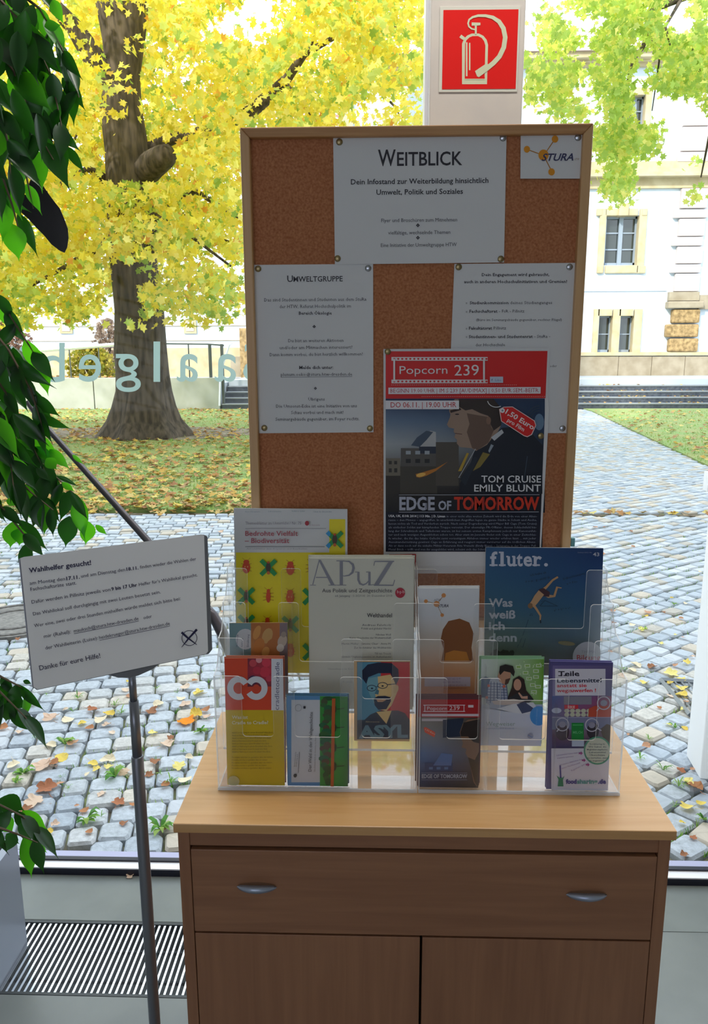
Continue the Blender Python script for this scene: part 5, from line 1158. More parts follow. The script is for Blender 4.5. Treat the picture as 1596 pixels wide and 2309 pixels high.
figm = [fig_leaf_mesh(.19, .12, .35, MT['fig1']), fig_leaf_mesh(.21, .22, .2, MT['fig1']), fig_leaf_mesh(.17, .05, .5, MT['fig1']), fig_leaf_mesh(.24, .1, .2, MT['fig2']), fig_leaf_mesh(.2, .15, .35, MT['fig2'])]
rf = random.Random(11)
def put_leaf(base, tip, mesh, roll=None, wscale=1.0):
    yv = (tip - base); L_ = yv.length; yv = yv / L_
    tocam = (EYE - base).normalized()
    zv = tocam - yv * tocam.dot(yv); zv = zv.normalized(); xv = yv.cross(zv)
    r_ = rf.uniform(-0.9, 0.9) if roll is None else roll
    xv2 = xv * math.cos(r_) + zv * math.sin(r_); zv2 = xv2.cross(yv)
    Mx = Matrix((xv2 * L_ * wscale, yv * L_, zv2 * L_)).transposed().to_4x4(); Mx.translation = base
    o = bpy.data.objects.new('leaf', mesh); COL.objects.link(o); o.parent = fig
    o.matrix_parent_inverse = Matrix.Translation(-fig.location); o.matrix_basis = Mx
    return o
tx, ty = pc.x - .24, pc.y - .24
def near_sticker(b_):
    d = b_ - EYE; z = d.dot(_f); u = 798 + F_PX * d.dot(RT) / z; v = 1154.5 - F_PX * d.dot(UP) / z
    return u > 22 and 330 < v < 570
mb = MB(); mb.tube([(tx, ty, ptop - .03), (tx + .01, ty, .8), (tx - .02, ty + .01, 1.3), (tx, ty, 1.9), (tx + .02, ty, 2.5), (tx, ty, 2.9)], [.024, .021, .018, .015, .011, .007], 8); mb.build('trunk', MT['twig'], fig, smooth=True)
TW = [([(-40, -40), (60, 60), (115, 170), (140, 290)], 1.33, 12), ([(-30, -70), (90, 20), (140, 110), (178, 220)], 1.38, 11), ([(-60, 40), (30, 160), (80, 290), (120, 360)], 1.30, 13),
      ([(-60, 140), (20, 280), (60, 400), (75, 470)], 1.34, 12), ([(-60, -60), (20, 40), (50, 180), (70, 300)], 1.4, 13), ([(-70, 250), (0, 380), (30, 470), (40, 510)], 1.3, 10), ([(-60, 100), (-10, 200), (20, 330), (25, 430)], 1.26, 12),
      ([(-60, 620), (10, 690), (60, 770), (100, 830)], 1.36, 7), ([(-60, 690), (20, 790), (70, 880), (95, 960)], 1.33, 12), ([(-60, 780), (10, 880), (60, 980), (110, 1080)], 1.36, 13), ([(-50, 880), (40, 990), (110, 1060), (185, 1130)], 1.38, 13),
      ([(-60, 960), (10, 1050), (70, 1110), (120, 1150)], 1.32, 12), ([(-60, 840), (0, 930), (20, 1000), (30, 1100)], 1.28, 12), ([(-60, 1080), (10, 1150), (50, 1200), (75, 1230)], 1.34, 5),
      ([(-60, 1500), (0, 1560), (30, 1590), (60, 1620)], 1.32, 6), ([(-60, 1490), (10, 1530), (40, 1545), (70, 1565)], 1.36, 4), ([(-60, 1790), (0, 1815), (50, 1840), (80, 1870)], 1.32, 7), ([(-60, 1850), (10, 1870), (50, 1885), (85, 1900)], 1.28, 5)]
nleaf = 0
for pts, Y_, n_ in TW:
    P4 = [onY(u, v, Y_ + rf.uniform(-.02, .02)) for u, v in pts]
    start = Vector((tx, ty, min(2.85, P4[0].z + 0.12)))
    mb = MB(); mb.tube([start] + P4, [.006, .0035, .0022, .0016, .001], 5); mb.build('twig', MT['twig'], fig)
    for i in range(n_):
        s_ = (i + .5) / n_ * 3; k = min(2, int(s_)); f_ = s_ - k
        b_ = P4[k].lerp(P4[k + 1], f_)
        L_ = rf.uniform(.055, .085)
        d_ = Vector((rf.uniform(-.5, .75), rf.uniform(-.35, .25), rf.uniform(-1, -.45))).normalized()
        if near_sticker(b_): continue
        put_leaf(b_, b_ + d_ * L_, figm[rf.choices(range(5), (4, 4, 4, 1, 2))[0]]); nleaf += 1
# dense mass in the top left corner and at the edge
for i in range(95):
    if i < 60: u, v = rf.uniform(-50, 85) , rf.uniform(-50, 450); u = min(u, 95 - abs(v - 200) * .1)
    else: u, v = rf.uniform(-50, 30), rf.uniform(760, 1110)
    b_ = onY(u, v, rf.uniform(1.25, 1.5)); d_ = Vector((rf.uniform(-.4, .7), rf.uniform(-.35, .25), rf.uniform(-1, -.5))).normalized()
    if near_sticker(b_): continue
    put_leaf(b_, b_ + d_ * rf.uniform(.06, .085), figm[rf.choices(range(5), (4, 4, 4, .5, .7))[0]])
# the rest of the plant, nearer the trunk and outside the picture: one joined mass
mb = MB()
for i in range(900):
    zz_ = rf.uniform(.75, 2.9); rr = rf.uniform(.02, .42) * (1.15 - abs(zz_ - 1.8) / 2.6); an = rf.uniform(0, 6.28)
    b_ = Vector((tx + rr * math.cos(an), ty + rr * math.sin(an), zz_)); d0 = b_ - EYE; z0_ = d0.dot(_f)
    if 798 + F_PX * d0.dot(RT) / z0_ > -110: continue
    d_ = Vector((rf.uniform(-.6, .6), rf.uniform(-.5, .5), rf.uniform(-1, -.4))).normalized() * rf.uniform(.055, .085); sd = d_.cross(Vector((rf.gauss(0, 1), rf.gauss(0, 1), rf.gauss(0, 1)))).normalized() * d_.length * .22
    mb.add([b_, b_ + d_ * .2 + sd * .7, b_ + d_ * .42 + sd, b_ + d_ * .75 + sd * .45, b_ + d_, b_ + d_ * .75 - sd * .45, b_ + d_ * .42 - sd, b_ + d_ * .2 - sd * .7], [(0, 1, 2, 3, 4, 5, 6, 7)])
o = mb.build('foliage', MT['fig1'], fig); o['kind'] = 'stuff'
# leaves at the rim of the plant, read one by one: base, tip, width factor, bright?
S5 = lambda x, y: (x / 5.02, 800 + y / 5.02)
EX = [(S5(790, 1825), S5(725, 2215), 1.25, 0), (S5(1000, 1885), S5(975, 2185), 1.2, 1), (S5(1080, 1925), S5(1218, 2045), .8, 1), (S5(215, 1870), S5(548, 2235), .75, 0), (S5(235, 1965), S5(210, 2175), 1.7, 1), (S5(635, 1375), S5(903, 1495), .7, 0), (S5(255, 870), S5(545, 1040), .85, 1),
      (S5(395, 1040), S5(660, 1240), .8, 1), (S5(560, 1070), S5(790, 1300), .8, 1), (S5(525, 1170), S5(650, 1310), 1.5, 1), (S5(820, 1130), S5(945, 1245), .7, 1), (S5(700, 1440), S5(850, 1560), 1.0, 1), (S5(720, 1550), S5(745, 1775), 1.3, 0), (S5(800, 1550), S5(1000, 1880), .9, 0), (S5(560, 1440), S5(700, 1660), 1.1, 0),
      (S5(30, 30), S5(615, 370), .75, 0), (S5(150, 150), S5(480, 585), .75, 0), (S5(400, 1240), S5(600, 1385), .9, 1), (S5(410, 1280), S5(580, 1440), 1.1, 0), (S5(40, 1180), S5(240, 1330), 1.5, 0), (S5(330, 1250), S5(230, 1510), 1.4, 0), (S5(350, 1480), S5(400, 1940), .95, 0), (S5(480, 1600), S5(690, 1910), .9, 0), (S5(450, 1650), S5(520, 1950), .9, 0), (S5(70, 1650), S5(235, 1690), 1.2, 1), (S5(30, 1740), S5(210, 1880), .5, 0), (S5(370, 780), S5(480, 960), 1.2, 1), (S5(140, 960), S5(370, 1080), .8, 1),
      ((100, 60 / 1), (140, 330 / 6.0), 1.2, 1), ((118, 0), (141, 52), 1.2, 1), ((92, 160), (118, 225), 1.0, 1), ((112, 130), (140, 165), 1.5, 0), ((118, 165), (128, 255), 1.2, 0), ((140, 175), (194, 245), 1.0, 0), ((115, 245), (138, 292), 1.1, 1), ((128, 290), (178, 340), .9, 0), ((130, 310), (152, 398), 1.2, 0), ((76, 335), (98, 432), 1.2, 1), ((58, 415), (95, 482), .9, 1), ((28, 505), (42, 590), 1.6, 1), ((40, 480), (86, 575), .7, 0), ((0, 665), (30, 730), .9, 0), ((150, 330), (190, 390), .8, 0),
      ((2, 1527), (32, 1570), 1.1, 0), ((14, 1568), (64, 1600), 1.3, 0), ((38, 1542), (102, 1608), .6, 0), ((20, 1595), (92, 1660), .9, 0), ((52, 1535), (72, 1542), 1.5, 0), ((0, 1800), (58, 1830), 1.7, 0), ((4, 1845), (30, 1880), 2.0, 1), ((34, 1828), (68, 1880), 1.2, 0), ((50, 1828), (110, 1875), .8, 1), ((14, 1880), (44, 1906), 1.5, 0), ((75, 1895), (108, 1925), 1.0, 1)]
for (u0, v0), (u1, v1), wf_, br in EX:
    Y_ = rf.uniform(1.33, 1.4); b_ = onY(u0, v0, Y_); t_ = onY(u1, v1, Y_ + rf.uniform(-.01, .02))
    put_leaf(b_, t_, figm[3 + rf.randrange(2)] if br else figm[rf.randrange(3)], roll=rf.uniform(-.25, .25), wscale=wf_)
# ================================================================== LEANING POLE
pts = [onY(60, 905, 1.66), onY(95, 953, 1.66), onY(330, 1216, 1.56), onY(478, 1385, 1.525)]
g1 = onY(500, 1425, 1.52); pts2 = [onY(462, 1366, 1.53), onY(480, 1388, 1.525), g1, onY(540, 1520, 1.53)]
po = tag(empty('leaning_pole', (pts2[-1].x, 1.56, 0)), 'dark grey leaning pole running behind the paper sign to the racks', 'pole')
m = mat('dark_grey_rod', '5c5a62', 0.4, 0.3)
mb = MB(); mb.tube(pts, [.0055, .006, .0078, .0088], 10); mb.build('rod', m, po, smooth=True)
mb = MB(); mb.tube(pts2 + [Vector((pts2[-1].x + .02, 1.56, 0.45)), Vector((pts2[-1].x + .02, 1.56, 0.0))], [.009, .0105, .012, .012, .012, .012], 10); mb.build('grip', m, po, smooth=True)
# ================================================================== WHITE PAVEMENT SIGN AT THE RIGHT EDGE
b0 = onZ(1547, 1706, 0); b1 = onZ(1577, 1758, 0); b2_ = b1 + Vector((0.25, -0.32, 0))
pv = tag(empty('pavement_sign', b0), 'bright white sign board standing on the cobbles at right edge', 'sign board')
m = MT['signwhite'] = leaf_mat('white_sign_brightened', 'fcfcfc', 'fafafa', rough=.6, trans=.5)  # translucency added so the white board looks lit despite the shade
b0h = onY(1589, 1204, b0.y).z
mb = MB(); mb.prism([(b0.x, b0.y, 0.004), (b1.x, b1.y, 0.004), (b1.x + .5, b1.y - .1, 0.004), (b0.x + .5, b0.y, 0.004)], (0, 0, 0.93)); bevel(mb.build('board', m, pv), .004)
q0, q1 = onY(1590.5, 1064, b0.y), onY(1589, 1106, b0.y)
mb = MB(); mb.box((q1.x, b0.y - .02, q1.z), (q1.x + .45, b0.y + .02, q0.z)); mb.build('header', m, pv)
mb = MB(); mb.tube([(q1.x + .12, b0.y, 0.9), (q1.x + .12, b0.y, q1.z + .02)], .012, 8); mb.build('post', m, pv)
wb = onZ(1652, 1838, 0); mb = MB()
mb.tube([wb + Vector((0, 0, t)) for t in (0, .005, .05, .075, .09)], [.05, .058, .058, .05, .03], 18); o = mb.build('ballast_weight', [mat('grey_rubber_weight', 'b0b2b8', .6)], smooth=True); tag(o, 'round grey weight on the cobbles below the white sign board', 'weight')
# ================================================================== TREES
MT['bark'] = mat('furrowed_bark', '3c352f', 0.95, c2='62574d', scale=3.0, bump=0.8, stretch=(5, 5, 0.9), detail=9)
MT['crown'] = attr_mat('autumn_leaves', 0.55, translucent=0.55)
from mathutils import noise
TY = TB.y
def halfw(u0, u1, v, Y): return (onY(u1, v, Y) - onY(u0, v, Y)).length / 2
tree = tag(empty('yellow_tree', TB), 'big old tree with yellow autumn leaves and flared roots on the lawn', 'tree')
tr = [(985, 222, 432), (972, 232, 424), (945, 248, 402), (915, 256, 392), (880, 262, 385), (840, 262, 379), (790, 258, 375), (700, 260, 369), (596, 250, 354), (500, 244, 346), (403, 240, 340), (340, 238, 334), (245, 226, 318), (175, 240, 314), (90, 232, 326), (0, 216, 334), (-90, 205, 330)]
mb = MB(); n = 28; rings = []
for i, (v, a_, b_) in enumerate(tr):
    c_ = onY((a_ + b_) / 2, v, TY); r_ = halfw(a_, b_, v, TY)
    z_ = max(c_.z, 0.0) if i else -0.03
    ring_ = []
    for k in range(n):
        an = 2 * math.pi * k / n
        rr = r_ * (1 + 0.035 * noise.noise(Vector((math.cos(an) * 2.5, math.sin(an) * 2.5, z_ * .5))) + (0.22 if i < 4 else 0.06 if i < 6 else 0) * (math.sin(an * 7 + 1) * .5) * (1.0 if i < 3 else .6))
        ring_.append((c_.x + rr * math.cos(an), TY + rr * 0.9 * math.sin(an), z_))
    rings += ring_
fs = [(i * n + k, i * n + (k + 1) % n, (i + 1) * n + (k + 1) % n, (i + 1) * n + k) for i in range(len(tr) - 1) for k in range(n)]
mb.add(rings, fs); mb.build('trunk', MT['bark'], tree, smooth=True)
def limb(parent, pts, Y0, name='branch'):
    """pts: picture u, v, width in pixels, depth offset"""
    P5 = [onY(u, v, Y0 + dd) for u, v, w_, dd in pts]; R5 = [w_ / 2 / F_PX * (Y0 + dd) for u, v, w_, dd in pts]
    mb = MB(); mb.tube(P5, R5, 10); return mb.build(name, MT['bark'], parent, smooth=True)
limb(tree, [(320, 395, 60, 0), (345, 370, 58, -.3), (372, 352, 50, -.5), (384, 345, 40, -.55)], TY, 'limb_stub')
limb(tree, [(285, 215, 55, 0), (232, 165, 52, -.1), (205, 120, 46, -.2), (170, 65, 38, -.3), (120, 10, 30, -.4), (60, -60, 24, -.6)], TY)
limb(tree, [(300, 360, 40, 0), (360, 325, 26, .2), (400, 309, 22, .1), (484, 291, 22, 0), (530, 270, 24, -.2), (565, 252, 28, -.3), (610, 214, 26, -.4), (647, 178, 20, -.5), (686, 121, 16, -.7), (722, 102, 12, -.8), (780, 70, 8, -1)], TY)
limb(tree, [(300, 560, 40, .2), (380, 470, 18, -.3), (440, 430, 12, -.6), (520, 480, 9, -1), (600, 520, 6, -1.3)], TY)
limb(tree, [(275, 430, 30, .2), (200, 380, 16, -.3), (130, 420, 10, -.8), (40, 480, 7, -1)], TY)
limb(tree, [(290, 500, 30, -.2), (340, 480, 12, -.9), (400, 510, 8, -1.4), (520, 600, 5, -1.8)], TY)
limb(tree, [(250, 540, 22, -.2), (150, 600, 10, -.8), (60, 650, 6, -1.2)], TY)
for u0, v0, u1, v1 in ((140, 330, 170, 240), (165, 320, 190, 255), (640, 180, 700, 260), (700, 110, 720, 20), (470, 300, 420, 420), (560, 260, 500, 190), (890, 62, 930, 70), (880, 230, 900, 260), (410, 480, 450, 520), (500, 540, 560, 560)):
    limb(tree, [(u0, v0, 5, -.6), ((u0 + u1) / 2 + 4, (v0 + v1) / 2, 4, -.8), (u1, v1, 3, -1)], TY, 'twig')
LEAF = [(0, -.5), (.2, -.3), (.5, -.28), (.32, 0), (.42, .32), (.14, .22), (0, .55)]
def add_leaf(mb, c_, s_, col, rnd, flat=0.0):
    a1 = rnd.uniform(0, 6.28)
    nrm = Vector((rnd.gauss(0, 1), rnd.gauss(0, 1), rnd.gauss(0, 1) + flat)).normalized() if flat < 50 else Vector((rnd.gauss(0, .25), rnd.gauss(0, .25), 1)).normalized()
    x = nrm.orthogonal().normalized(); y = nrm.cross(x); x, y = x * math.cos(a1) + y * math.sin(a1), y * math.cos(a1) - x * math.sin(a1)
    vs = [c_ + (x * p_[0] + y * p_[1]) * s_ + nrm * abs(p_[0]) * s_ * .3 for p_ in LEAF] + [c_ + (x * -p_[0] + y * p_[1]) * s_ + nrm * abs(p_[0]) * s_ * .3 for p_ in LEAF[1:-1]]
    mb.add(vs, [(0, 1, 2, 3, 4, 5, 6), (0, 6, 11, 10, 9, 8, 7)], 0, col)
YC = [lin(c) for c in ('f8e650', 'f2dc4c', 'faee78', 'f6e468', 'e6da50', 'f2e05c', 'faec88', 'e0da58')]
GC2 = [lin(c) for c in ('c6d660', 'b0c85c', 'd2dc6e', '9cbc58', 'dede62')]
OC = [lin(c) for c in ('eebc50', 'e8a848', 'f0cc60')]
rt = random.Random(21)
def hidden_zone(u, v): return 545 < u < 1330 and v > 292
def crown1(u, v):
    if v > 715 + 22 * math.sin(u * .045) + 12 * math.sin(u * .13): return 0
    if hidden_zone(u, v): return 0
    nz = noise.noise(Vector((u * .011, v * .011, 3.1))) + .5 * noise.noise(Vector((u * .03, v * .03, 1)))
    d = 1.0
    for hx, hy, rx, ry, k in ((575, 25, 85, 75, 1), (510, 65, 60, 50, 1), (650, 10, 40, 30, .7), (700, 150, 40, 30, .5), (130, 130, 45, 60, .85), (100, 650, 40, 30, .9), (200, 640, 35, 30, .6), (840, 260, 80, 55, .85), (920, 130, 45, 60, .7), (940, 230, 60, 60, .9), (400, 190, 45, 55, .6), (430, 100, 30, 30, .5), (870, 150, 40, 40, .5)):
        e = ((u - hx) / rx) ** 2 + ((v - hy) / ry) ** 2
        if e < 1: d *= 1 - k * (1 - e * .6)
    if nz < -.28: d *= .25
    return d
def on_trunk(u, v):
    if 315 < v < 412 and 225 < u < 400: return True
    if 0 <= v < 315 and 215 < u < 335: return rt.random() < .72
    if 590 < v < 720 and 248 < u < 310: return True
    if v < 160 and 120 < u < 240 and abs((u - 120) - v * .72) < 34: return rt.random() < .7
    if abs(v - (255 - (u - 565) * .93)) < 24 and 565 < u < 720: return rt.random() < .75
    return False
leaves = []
while len(leaves) < 37000:
    u, v = rt.uniform(-90, 1010), rt.uniform(-110, 745)
    if rt.random() > crown1(u, v): continue
    Y_ = TY + rt.uniform(-3.2, 3.6)
    hue = noise.noise(Vector((u * .008, v * .008, Y_ * .4)))
    tz = on_trunk(u, v)
    for j in range(14):
        uu, vv = u + rt.gauss(0, 20), v + rt.gauss(0, 13)
        if tz or on_trunk(uu, vv): yy = TY + rt.uniform(.9, 3.6)
        else: yy = Y_ + rt.gauss(0, .25)
        if vv > 745 or (uu > 966 and vv < 290 and rt.random() < .9): continue
        low = max(0, (vv - 560) / 300); gl = .14 + (.4 if hue > .22 else 0) + low * .35
        c_ = rt.choice(GC2) if rt.random() < gl else (rt.choice(OC) if rt.random() < .05 else rt.choice(YC))
        leaves.append((yy, uu, vv, c_))
leaves.sort(key=lambda q: q[0])
near_me = {}
def crown_build(tree_, leaves_, size, nm_mat):
    mb = MB(); got = 0
    for i, (yy, uu, vv, c_) in enumerate(leaves_):
        P6 = onY(uu, vv, yy); s_ = rt.uniform(*size)
        if got < 300 and 0 < uu < 1596 and 0 < vv < 740 and not hidden_zone(uu, vv) and rt.random() < .5:
            got += 1; k_ = YC.index(c_) if c_ in YC else 0
            key = (k_ % 4, nm_mat)
            if key not in near_me:
                m1 = MB(); add_leaf(m1, Vector((0, 0, 0)), 1.0, c_, random.Random(k_)); near_me[key] = m1.mesh('leaf', MT['crown'])
            o = bpy.data.objects.new('leaf', near_me[key]); COL.objects.link(o); o.parent = tree_; o.matrix_parent_inverse = Matrix.Translation(-tree_.location)
            o.location = P6; o.scale = (s_, s_, s_); o.rotation_euler = (rt.uniform(0, 6), rt.uniform(0, 6), rt.uniform(0, 6))
        else: add_leaf(mb, P6, s_, c_, rt)
    o = mb.build('foliage', MT['crown'], tree_); o['kind'] = 'stuff'
crown_build(tree, leaves, (.10, .16), 1)
# right tree: crown hangs in from a trunk outside the frame
t2 = onZ(2050, 1040, 0); T2Y = 12.0
tree2 = tag(empty('lime_tree', (onY(1900, 600, T2Y).x, T2Y, 0)), 'tree with lime green hanging branches at upper right before the building', 'tree')
tx2 = tree2.location.x
mb = MB(); mb.tube([(tx2, T2Y, -.03), (tx2, T2Y, .5), (tx2 + .1, T2Y, 3), (tx2 - .1, T2Y, 6.5), (tx2, T2Y, 10)], [.5, .36, .3, .24, .14], 14); mb.build('trunk', MT['bark'], tree2, smooth=True)
limb(tree2, [(1890, -150, 40, 0), (1650, -60, 26, 0), (1540, -10, 22, 0), (1470, 20, 16, 0), (1462, 60, 10, -.1), (1450, 105, 9, -.1), (1425, 140, 6, -.2), (1408, 210, 4, -.3), (1400, 300, 3, -.3), (1382, 400, 2, -.3)], T2Y)
limb(tree2, [(1890, 60, 34, 0), (1700, 100, 26, 0), (1610, 140, 20, 0), (1580, 165, 14, .1), (1560, 100, 7, 0)], T2Y)
limb(tree2, [(1462, 80, 6, 0), (1490, 110, 5, -.1), (1480, 180, 3, -.1), (1470, 250, 2, 0)], T2Y, 'twig')
limb(tree2, [(1540, -10, 8, 0), (1500, 60, 5, -.2), (1520, 140, 3, -.2)], T2Y, 'twig')
limb(tree2, [(1890, 200, 26, 0), (1680, 240, 14, 0), (1600, 300, 6, 0), (1580, 400, 3, 0)], T2Y, 'twig')
poly2 = [(1196, -60), (1700, -60), (1700, 470), (1596, 465), (1562, 440), (1556, 330), (1575, 260), (1520, 240), (1490, 250), (1478, 350), (1450, 420), (1392, 448), (1340, 420), (1340, 290), (1290, 270), (1190, 262), (1190, 150), (1230, 100), (1215, 30)]
def inside(u, v, P_):
    r_ = False; j = len(P_) - 1
    for i in range(len(P_)):
        (xi, yi), (xj, yj) = P_[i], P_[j]
        if (yi > v) != (yj > v) and u < (xj - xi) * (v - yi) / (yj - yi) + xi: r_ = not r_
        j = i
    return r_
LC2 = [lin(c) for c in ('d6e26a', 'c4d864', 'e6e678', 'b0ca60', 'dce480', 'f0e880', 'bcd666')]
leaves = []
while len(leaves) < 9500:
    u, v = rt.uniform(1180, 1700), rt.uniform(-80, 475)
    if not inside(u, v, poly2): continue
    if noise.noise(Vector((u * .014, v * .014, 9))) < -.12 + (v / 1500): continue
    if v < 60 and u < 1320 and rt.random() < .6: continue
    Y_ = T2Y + rt.uniform(-1.6, 2.2)
    for j in range(9):
        uu, vv = u + rt.gauss(0, 13), v + rt.gauss(0, 11)
        if uu < 1183: continue
        leaves.append((Y_ + rt.gauss(0, .2), uu, vv, rt.choice(LC2)))
leaves.sort(key=lambda q: q[0]); crown_build(tree2, leaves, (.075, .12), 2)
# shrubs on the terrace
def shrub(name, label, u0, v0, u1, v1, Y_, cols, n_, s_):
    b_ = onY((u0 + u1) / 2, v1, Y_); o = tag(empty(name, (b_.x, Y_, TZ - .05)), label, 'shrub')
    mb = MB(); zt_ = onY((u0 + u1) / 2, v0, Y_).z; hw_ = (onY(u1, v0, Y_).x - onY(u0, v0, Y_).x) / 2
    for k in range(7): mb.tube([(b_.x + rt.uniform(-.08, .08), Y_, TZ - .05), (b_.x + rt.uniform(-.7, .7) * hw_, Y_ + rt.uniform(-.3, .3), TZ + (zt_ - TZ) * .8)], [.02, .008], 5)
    mb.build('stems', MT['bark'], o); mb = MB()
    for k in range(n_):
        t = rt.random(); r_ = math.sqrt(rt.random()); an = rt.uniform(0, 6.28); wv = math.sin(math.pi * min(1, .18 + t * .8)) ** .5
        add_leaf(mb, Vector((b_.x + hw_ * r_ * math.cos(an) * wv, Y_ + .45 * r_ * math.sin(an) * wv, TZ + (zt_ - TZ) * t)), s_ * rt.uniform(.7, 1.2), lin(rt.choice(cols)), rt)
    f_ = mb.build('foliage', MT['crown'], o); f_['kind'] = 'stuff'
shrub('brown_shrub', 'reddish brown autumn shrub before the white wall at left edge', -60, 695, 78, 800, 23.2, ('a08070', '8a6a58', 'b89a84', '987060'), 1500, .13)
shrub('brown_shrub', 'small grey brown shrub just left of the big tree trunk', 205, 720, 285, 800, 24.2, ('a89484', 'b8a494', '8a7464'), 900, .12)
shrub('yellow_shrub', 'yellow green shrub behind the mesh railing left of big trunk', 148, 782, 268, 856, 22.6, ('b0a83c', 'c8b850', '8a9438', 'a89a48'), 1300, .12)
shrub('orange_shrub', 'low orange brown shrub behind the railing at left end', -40, 790, 95, 856, 22.8, ('b08a60', 'c49a68', '9a7850'), 1000, .12)
# ================================================================== FALLEN LEAVES
MT['litter'] = attr_mat('leaf_litter', 0.7, translucent=0.15)
mb = MB(); LT = [lin(c) for c in ('ccb070', 'c4a054', 'b48454', 'd0c078', 'a07450', 'c09450', 'd4ba5c', 'b09068')]
k = 0
while k < 5200:
    Y_ = 7.45 + 13.7 * rt.random() ** 1.35; X_ = rt.uniform(-.6 * Y_ - .5, .52 * Y_)
    if not in_lawn(X_, Y_): continue
    if X_ > 0 and rt.random() < .6: continue
    if X_ < 0 and noise.noise(Vector((X_ * .7, Y_ * .7, 5))) < -.15 and rt.random() < .6: continue
    add_leaf(mb, Vector((X_, Y_, .03 + rt.uniform(0, .02))), rt.uniform(.06, .12), rt.choice(LT), rt, 99); k += 1
for k in range(200):
    X_ = rt.uniform(-6, 5); add_leaf(mb, Vector((X_, 7.43 + rt.gauss(0, .04), .01)), rt.uniform(.05, .1), rt.choice(LT), rt, 99)
for k in range(160):
    q = onY(rt.uniform(-40, 260), 850, 21.6 + rt.uniform(0, 1)); add_leaf(mb, Vector((q.x, q.y, TZ + .13)), .12, rt.choice(LT), rt, 99)
for k in range(120):
    i = rt.randrange(4); q = onY(rt.uniform(1300, 1620), 880, SY + .3 * i + .1); add_leaf(mb, Vector((q.x, SY + .3 * i + rt.uniform(.03, .25), .148 * (i + 1) + .012)), .09, rt.choice(LT), rt, 99)
tag(mb.build('leaf_litter', MT['litter']), 'thick litter of yellow and orange leaves over the lawns and steps', 'leaves', kind='stuff')
# single leaves on the near cobbles
def curled(col, rnd, seed):
    """lobed dry leaf with curled lobes and a stalk"""
    mb = MB(); out = []; n_ = 22
    for i in range(n_):
        a_ = 2 * math.pi * i / n_; lob = .62 + .38 * abs(math.cos(a_ * 2.5 + math.pi / 2)) ** .8 if seed % 2 else .8 + .2 * math.cos(a_)
        r_ = lob * rnd.uniform(.9, 1.08); out.append((r_ * math.sin(a_) * .5, r_ * math.cos(a_) * .5, .05 + .13 * r_ * (1 + math.sin(a_ * 2 + seed)) * rnd.uniform(.6, 1.2)))
    mid = [(x_ * .5, y_ * .5, .04 + z_ * .25) for x_, y_, z_ in out]; vs = out + mid + [(0, 0, .03)]
    fs = []
    for i in range(n_):
        j = (i + 1) % n_; fs += [(i, j, n_ + j, n_ + i), (n_ + i, n_ + j, 2 * n_)]
    mb.add(vs, fs, 0, col); mb.tube([(0, -.45, .05), (.03, -.7, .04), (.08, -.9, .1)], [.018, .014, .012], 4, 0, col); return mb.mesh('fallen_leaf', MT['litter'], False)
rl_ = random.Random(4)
FL = {'brown': (['b07850', 'a86a48', 'c09070', '9a6848'], 'curled brown leaf lying on the cobbles outside the window', 'brown fallen leaves'),
      'pale': (['e0c8b0', 'dcc0a8', 'e8d8b8', 'd8b8a0'], 'pale dry leaf lying on the cobbles outside the window', 'pale fallen leaves'),
      'yellow': (['e4c860', 'e8d070', 'd8b850', 'ecdc88'], 'yellow leaf lying on the cobbles outside the window', 'yellow fallen leaves')}
ML = {k_: [curled(lin(c), rl_, i) for i, c in enumerate(v_[0])] for k_, v_ in FL.items()}
def drop(u, v, kind_, size_px, label=None, me=None, z=.006):
    q = onZ(u, v, 0)
    if not (2.18 < q.y < 7.3): return
    o = bpy.data.objects.new('fallen_leaf', me or rl_.choice(ML[kind_])); COL.objects.link(o)
    s_ = size_px / F_PX * (q - EYE).dot(_f)
    o.location = (q.x, q.y, z); o.scale = (s_, s_ * rl_.uniform(.8, 1.1), s_ * rl_.uniform(.6, 1.1)); o.rotation_euler = (rl_.uniform(-.2, .2), rl_.uniform(-.2, .2), rl_.uniform(0, 6.28))
    if not label:
        cols_ = {'brown': 'curled brown leaf', 'pale': 'pale dry leaf', 'yellow': 'yellow leaf'}[kind_]
        far_ = 'near the window track' if v > 1780 else 'at mid distance' if v > 1560 else 'farther out' if v > 1350 else 'far out near lawn edge'
        side_ = ('left of the stand pole' if u < 312 else 'between stand pole and cabinet') if u < 800 else 'right of the cabinet'
        label_ = cols_ + ' on the cobbles ' + side_ + ', ' + far_
    o['label'] = label or label_; o['category'] = 'leaf'
    if not label: o['group'] = FL[kind_][2]
C4 = lambda x, y: (x / 2.854, 1500 + y / 2.854)
org = curled(lin('ee8c14'), rl_, 1)
drop(*C4(1200, 372), 'brown', 44, 'vivid orange leaf on the cobbles right of the stand pole', org)
